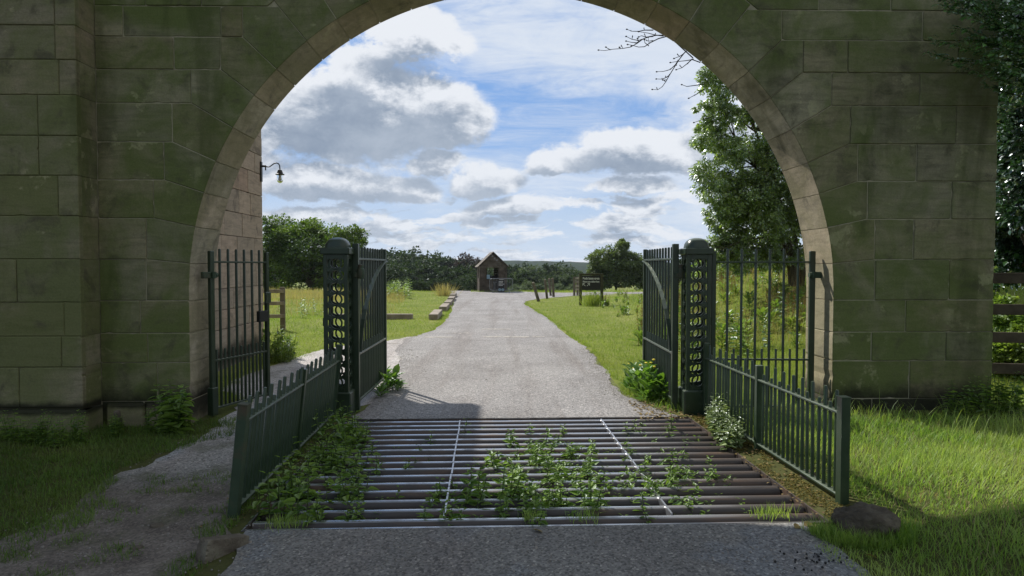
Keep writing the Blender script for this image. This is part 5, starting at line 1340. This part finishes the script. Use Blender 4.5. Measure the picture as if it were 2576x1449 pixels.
def grass(name, x, y, h, w, mat, bend=.45, tm='B', lean=.45):
    n = len(x); z = hgt(x, y); P = np.stack([x, y, z - .004], 1); a = rng.uniform(0, 6.28, n); b = np.abs(rng.normal(0, lean, n))
    D = np.stack([np.cos(a) * b, np.sin(a) * b, np.ones(n)], 1); N = np.stack([np.cos(a), np.sin(a), -.05 + 0 * a], 1)
    cl = .5 + .25 * np.sin(x * 2.1 + .7) * np.sin(y * 1.7) + .15 * np.sin(x * 6.1 + y * 4.3)
    T, F = (BLADE_T, BLADE_F) if tm == 'B' else (BL3_T, BL3_F)
    V, F2, t = scatter(T, F, P, D, N, np.stack([h, w, h * bend], 1), np.clip(cl + rng.normal(0, .22, n), 0, 1))
    return tag(link(name, np_mesh(name, V, F2, t), mat), kind='stuff')
# long grass at the front right
n = 120000; x = rng.uniform(1.5, 7.0, n); y = rng.uniform(2.3, 8.6, n)
lx, ly = gl(x, y)
keep = ~hard(x, y) & ~((y > 4.1) & (y < 7.3) & (lx < 2.12)) & (rng.uniform(0, 1, n) < np.clip(1.1 - .85 * sm(6.35, 6.9, y + wob(x, y)), 0, 1)) & ((y < 6.95) | (x < 3.3) | (x > 5.1))
keep &= ~((y < 4.15) & (x < 1.72 + .3 * wob(x * 1.7, y) + .15 * (y - 3.2) * 0) )
x, y = x[keep], y[keep]; tus = .55 + .45 * np.sin(x * 3.7 + 1.3 * np.sin(y * 2)) * np.sin(y * 4.1 + x)
h = rng.uniform(.035, .11, len(x)) * (.55 + .75 * tus) * np.where(y > 4.6, 1.25, .95)
grass('long_grass', x, y, h, rng.uniform(.0028, .0055, len(x)), M['grass'], .6, lean=.75)
n = 500; x = rng.uniform(2.5, 6.3, n); y = rng.uniform(5.6, 6.9, n); grass('tall_grass', x, y, rng.uniform(.16, .34, n), rng.uniform(.003, .006, n), M['grass'], .9, lean=.5)
n = 7000; x = rng.uniform(2.3, 6.5, n); y = rng.uniform(2.6, 6.6, n); grass('dry_grass', x, y, rng.uniform(.05, .12, n), rng.uniform(.002, .004, n), M['hay'], .7, lean=1.3)
n = 3600; a = rng.uniform(0, 6.28, n); r = rng.uniform(.75, 1.5, n); bx, by = G(2172, 1335, .05).x + .02, G(2172, 1335, .05).y + .04
x = bx + .20 * r * np.cos(a); y = by + .15 * r * np.sin(a); k2 = (y < by + .08) & (x > 1.72); grass('tuft_grass', x[k2], y[k2], rng.uniform(.05, .13, k2.sum()), rng.uniform(.0025, .005, k2.sum()), M['grass'], .7, lean=.6)
# short grass at the front left
n = 110000; x = rng.uniform(-6.5, -1.62, n); y = rng.uniform(2.2, 7.2, n); lx, ly = gl(x, y)
dens = .95 - .45 * (wob(x * 1.2 + 3, y * 1.4) > .08)
keep = ~hard(x, y) & ~on_path(x, y) & (rng.uniform(0, 1, n) < dens) & ~((ly > -GL / 2 - .15) & (lx > -1.88) & (lx < 0))
keep &= ~((y < 4.2) & (x > -1.62 + .3 * wob(x, y * 2)))
x, y = x[keep], y[keep]; grass('short_grass', x, y, rng.uniform(.025, .07, len(x)) * np.where((x > -2.3), .9, 1.1), rng.uniform(.003, .006, len(x)), M['grassdark'], .5, lean=.7)
# scattered tufts invading the worn path
cx = rng.uniform(-2.9, -1.75, 46); cy = rng.uniform(3.2, 5.2, 46); x = np.repeat(cx, 60) + rng.normal(0, .05, 46 * 60); y = np.repeat(cy, 60) + rng.normal(0, .04, 46 * 60)
k2 = ~hard(x, y) & (x < -1.60); grass('path_grass', x[k2], y[k2], rng.uniform(.02, .055, k2.sum()), rng.uniform(.003, .005, k2.sum()), M['grassdark'], .6, lean=.8)
# grass lapping the road edges and the foot of gates
n = 9000; y = rng.uniform(8, 30, n); l, r = edges(ROAD2, y); x = np.where(rng.random(n) < .5, r + rng.normal(.03, .06, n), l - rng.normal(.03, .06, n)); k2 = ~hard(x, y) & ~on_path(x, y)
grass('verge_grass', x[k2], y[k2], rng.uniform(.03, .08, k2.sum()), rng.uniform(.004, .008, k2.sum()), M['field'], .5, lean=.6)
# mown field either side
n = 420000; u = rng.uniform(0, 1, n); y = 7.9 / (1 - u * (1 - 7.9 / 47)); x = rng.uniform(-1, 1, n) * (.62 * y + 2.5)
keep = ~hard(x, y) & ~on_path(x, y) & ~((x > 3.2) & (y < 8.0)); x, y = x[keep], y[keep]; n = len(x)
tall = sm(1.6, 3.4, x - .085 * y) * .9 + sm(-4, -7, x) * .35
grass('field_grass', x, y, (.035 + .012 * np.sqrt(y)) * rng.uniform(.6, 1.3, n) * (.65 + tall), .0045 * (y / 9) ** .85 * rng.uniform(.7, 1.4, n), M['field'], .5, 'T', .6)
# seeding grass
n = 20000; y = rng.uniform(22, 42, n); x = -rng.uniform(.125, .46, n) * y - 1.0; k2 = ~hard(x, y) & ~on_path(x, y) & (rng.uniform(0, 1, n) < .15 + .85 * sm(26, 36, y)); grass('seeding_grass', x[k2], y[k2], rng.uniform(.18, .42, k2.sum()), rng.uniform(.010, .02, k2.sum()), M['hay'], .3, 'T', .25)
n = 5000; y = rng.uniform(12, 34, n); x = rng.uniform(.2, .5, n) * y + .5; grass('seeding_grass', x, y, rng.uniform(.3, .75, n), rng.uniform(.004, .009, n), M['hay'], .3, 'T', .25)
n = 1500; y = rng.uniform(41.3, 42.6, n); x = rng.uniform(-2.5, 5, n); grass('seeding_grass', x, y, rng.uniform(.06, .2, n), rng.uniform(.01, .02, n), M['field'], .3, 'T', .4)
# moss and litter on the strip beside the grid
n = 9000; ly = rng.uniform(-1.5, 1.5, n); lx = GW / 2 + .02 + rng.uniform(0, .24, n) * (1 - .25 * ly); k2 = (wob(lx * 3, ly * 2.2) > -.03); lx, ly = lx[k2], ly[k2]; n = len(lx); c, s = math.cos(GR), math.sin(GR)
P = np.stack([GC.x + lx * c - ly * s, GC.y + lx * s + ly * c, rng.uniform(.002, .018, n)], 1); V, F, t = scatter(LF4_T, LF4_F, P, rdir(n, 0, .6), rdir(n, .3, 1), rng.uniform(.006, .02, n), rng.uniform(0, 1, n)); tag(link('moss', np_mesh('moss', V, F, t), M['moss']), kind='stuff')
def litter(n, fn, size, name='leaf_litter'):
    x, y = fn(n); P = np.stack([x, y, hgt(x, y) + rng.uniform(.006, .02, n)], 1); V, F, t = scatter(LEAF_T, LEAF_F, P, rdir(n, -.1, .2), unit(np.c_[rng.normal(0, .3, (n, 2)), np.ones(n)]), rng.uniform(size * .5, size, n), rng.uniform(0, 1, n)); tag(link(name, np_mesh(name, V, F, t), M['litter']), kind='stuff')
litter(420, lambda n: (rng.uniform(1.35, 2.1, n), rng.uniform(7.05, 8.0, n)), .05)
litter(260, lambda n: (rng.uniform(1.88, 2.15, n), rng.uniform(4.3, 7.1, n)), .035)
litter(160, lambda n: (rng.uniform(-1.95, -1.6, n), rng.uniform(4.1, 7.4, n)), .035)

# ------------------------------------------------------------------ stones and small things
def rock(name, label, loc, dims, seed, mat, rz=0, tilt=0, amp=1.0, cube=.38):
    import bmesh
    bm = bmesh.new(); bmesh.ops.create_icosphere(bm, subdivisions=4, radius=1); r = random.Random(seed); ph = [r.uniform(0, 9) for _ in range(9)]
    for v in bm.verts:
        p = v.co; k = 1 + amp * (.13 * math.sin(2.3 * p.x + ph[0]) * math.sin(2.9 * p.y + ph[1]) + .09 * math.sin(4.7 * p.z + ph[2] + 3 * p.x) + .05 * math.sin(9 * p.x + ph[3]) * math.sin(8 * p.y + ph[4]) + .03 * math.sin(17 * p.y + ph[5] + 9 * p.z) + .02 * math.sin(31 * p.x + ph[6]) * math.sin(27 * p.z + 20 * p.y + ph[7]))
        q = Vector((p.x * k, p.y * k, p.z * k))
        m = max(abs(q.x), abs(q.y), abs(q.z)); q = q.lerp(q / max(m, .3) * .85, cube); v.co = Vector((q.x * dims[0], q.y * dims[1], q.z * dims[2]))
    me = bpy.data.meshes.new(name); bm.to_mesh(me); bm.free(); me.polygons.foreach_set('use_smooth', np.full(len(me.polygons), cube < .8, bool))
    at = me.attributes.new('tint', 'FLOAT', 'POINT'); at.data.foreach_set('value', np.full(len(me.vertices), .5, np.float32))
    o = link(name, me, mat, None, loc); o.rotation_euler = (tilt, 0, rz); return tag(o, label, 'rock')
g = G(2172, 1335, .05); rock('rock', 'dark mossy boulder in the grass below the square railing post', (g.x + .02, g.y + .04, .065), (.165, .115, .115), 3, M['rockdark'], R(-22), R(8), 2.3)
g = G(560, 1390); rock('rock', 'pale angular slab tilted on edge beside the road at the end of the leaning railing', (g.x, g.y, .015), (.05, .17, .085), 4, M['rock'], R(-28), R(-14), .6, .92)
g = G(275, 1082); rock('rock', 'pale stone leaning on the plinth between two nettle clumps', (g.x, 6.75, .08), (.035, .03, .10), 5, M['rock'], .4, .2)
g = G(2032, 1205); rock('rock', 'small brown stone in the moss under the sunny railing', (g.x, g.y, .02), (.055, .05, .05), 6, M['rock'], .3)
g = G(395, 1325); rock('rock', 'flat grey stone bedded in the worn path', (g.x, g.y, .0), (.045, .03, .022), 7, M['rock'], .5)
g = G(345, 1380); rock('rock', 'rounded stone close to the corner of the worn path', (g.x, g.y, .0), (.035, .03, .02), 8, M['rock'], .2)
CH_T = [(-.5, -.4, 0), (.5, -.45, 0), (.4, .5, 0), (-.45, .4, 0), (-.3, -.25, .45), (.3, -.3, .5), (.25, .3, .4), (-.3, .28, .5)]
CH_F = [(4, 5, 6, 7), (0, 1, 5, 4), (1, 2, 6, 5), (2, 3, 7, 6), (3, 0, 4, 7)]
n = 1500; x = rng.uniform(-3.1, -1.5, n); y = rng.uniform(3.3, 6.5, n); s = rng.lognormal(-4.85, .45, n); P = np.stack([x, y, hgt(x, y) + .004], 1)
V, F, t = scatter(CH_T, CH_F, P, rdir(n, -.1, .1), unit(np.c_[rng.normal(0, .3, (n, 2)), np.ones(n)]), s, rng.uniform(0, 1, n)); tag(link('gravel', np_mesh('gravel', V, F, t), M['chip']), kind='stuff')
n = 9000; u = rng.random(n); y = np.where(u < .35, rng.uniform(3.0, 4.1, n), rng.uniform(7.2, 13, n)); l, r = edges(ROAD2, y); x = np.where(u < .35, rng.uniform(-1.5, 1.7, n), np.where(rng.random(n) < .55, r - np.abs(rng.normal(0, .16, n)), np.where(rng.random(n) < .5, l + np.abs(rng.normal(0, .2, n)), rng.uniform(-3, 1.4, n))))
P = np.stack([x, y, hgt(x, y) + .008], 1); s = rng.lognormal(-5.0, .35, n); V, F, t = scatter(CH_T, CH_F, P, rdir(n, -.1, .1), unit(np.c_[rng.normal(0, .3, (n, 2)), np.ones(n)]), s, rng.uniform(0, 1, n)); tag(link('gravel', np_mesh('gravel', V, F, t), M['chip']), kind='stuff')
d0 = MB(); d0.lathe([(.003, -.007), (.007, -.004), (.008, 0), (.006, .006), (.002, .008)], n=8); dme = d0.mesh('dropping', True)
for i in range(34):
    g = G(rs.gauss(2055, 38), rs.gauss(1408, 13)); o = link('dropping', dme, M['dung'], None, (g.x, g.y, .015)); o.scale = (rs.uniform(.6, .95),) * 3; o.rotation_euler = (rs.uniform(0, 3), rs.uniform(0, 3), 0)
    tag(o, 'small black animal dropping scattered on the tarmac below the boulder', 'dropping', 'droppings on the tarmac')
for px, py, lab in ((2000, 1335, 'curled yellowish leaf lying on the tarmac edge near the boulder'), (2022, 1328, 'second pale leaf folded upright at the grass edge near the boulder'), (2210, 1412, 'brown dry leaf at the grassy corner near the droppings'), (1365, 1345, 'small fallen leaf on the tarmac in front of the grid')):
    g = G(px, py); V, F, t = scatter(LEAF_T, LEAF_F, np.zeros((1, 3)), np.array([[1, .3, .15]]), np.array([[.1, -.5, 1]]), np.array([.07]), np.array([.9])); o = link('fallen_leaf', np_mesh('fallen_leaf', V, F, t), M['litter'], None, (g.x, g.y, .014)); o.rotation_euler = (0, 0, rs.uniform(0, 6)); tag(o, lab, 'leaf')

# ------------------------------------------------------------------ haze
def haze():
    b = MB(); b.box((0, 770, .5), (1960, 1680, 27)); m, E.nt = newmat('thin_haze')
    v = E.nt.nodes.new('ShaderNodeVolumePrincipled'); v.inputs['Color'].default_value = (.80, .88, 1, 1); v.inputs['Density'].default_value = .00015; v.inputs['Anisotropy'].default_value = .2
    o = E.nt.nodes.new('ShaderNodeOutputMaterial'); E.nt.links.new(v.outputs[0], o.inputs['Volume'])
    tag(b.build('haze', m), kind='stuff')
haze()
# ------------------------------------------------------------------ render
scene.render.engine = 'CYCLES'
cy = scene.cycles; cy.use_denoising = True; cy.max_bounces = 6; cy.diffuse_bounces = 3; cy.glossy_bounces = 2; cy.transmission_bounces = 4; cy.transparent_max_bounces = 6
try: cy.denoiser = 'OPENIMAGEDENOISE'
except Exception: pass
vs = scene.view_settings; vs.view_transform = 'Standard'; vs.look = 'None'; vs.exposure = 0.18; vs.gamma = 1.0; vs.use_curve_mapping = False
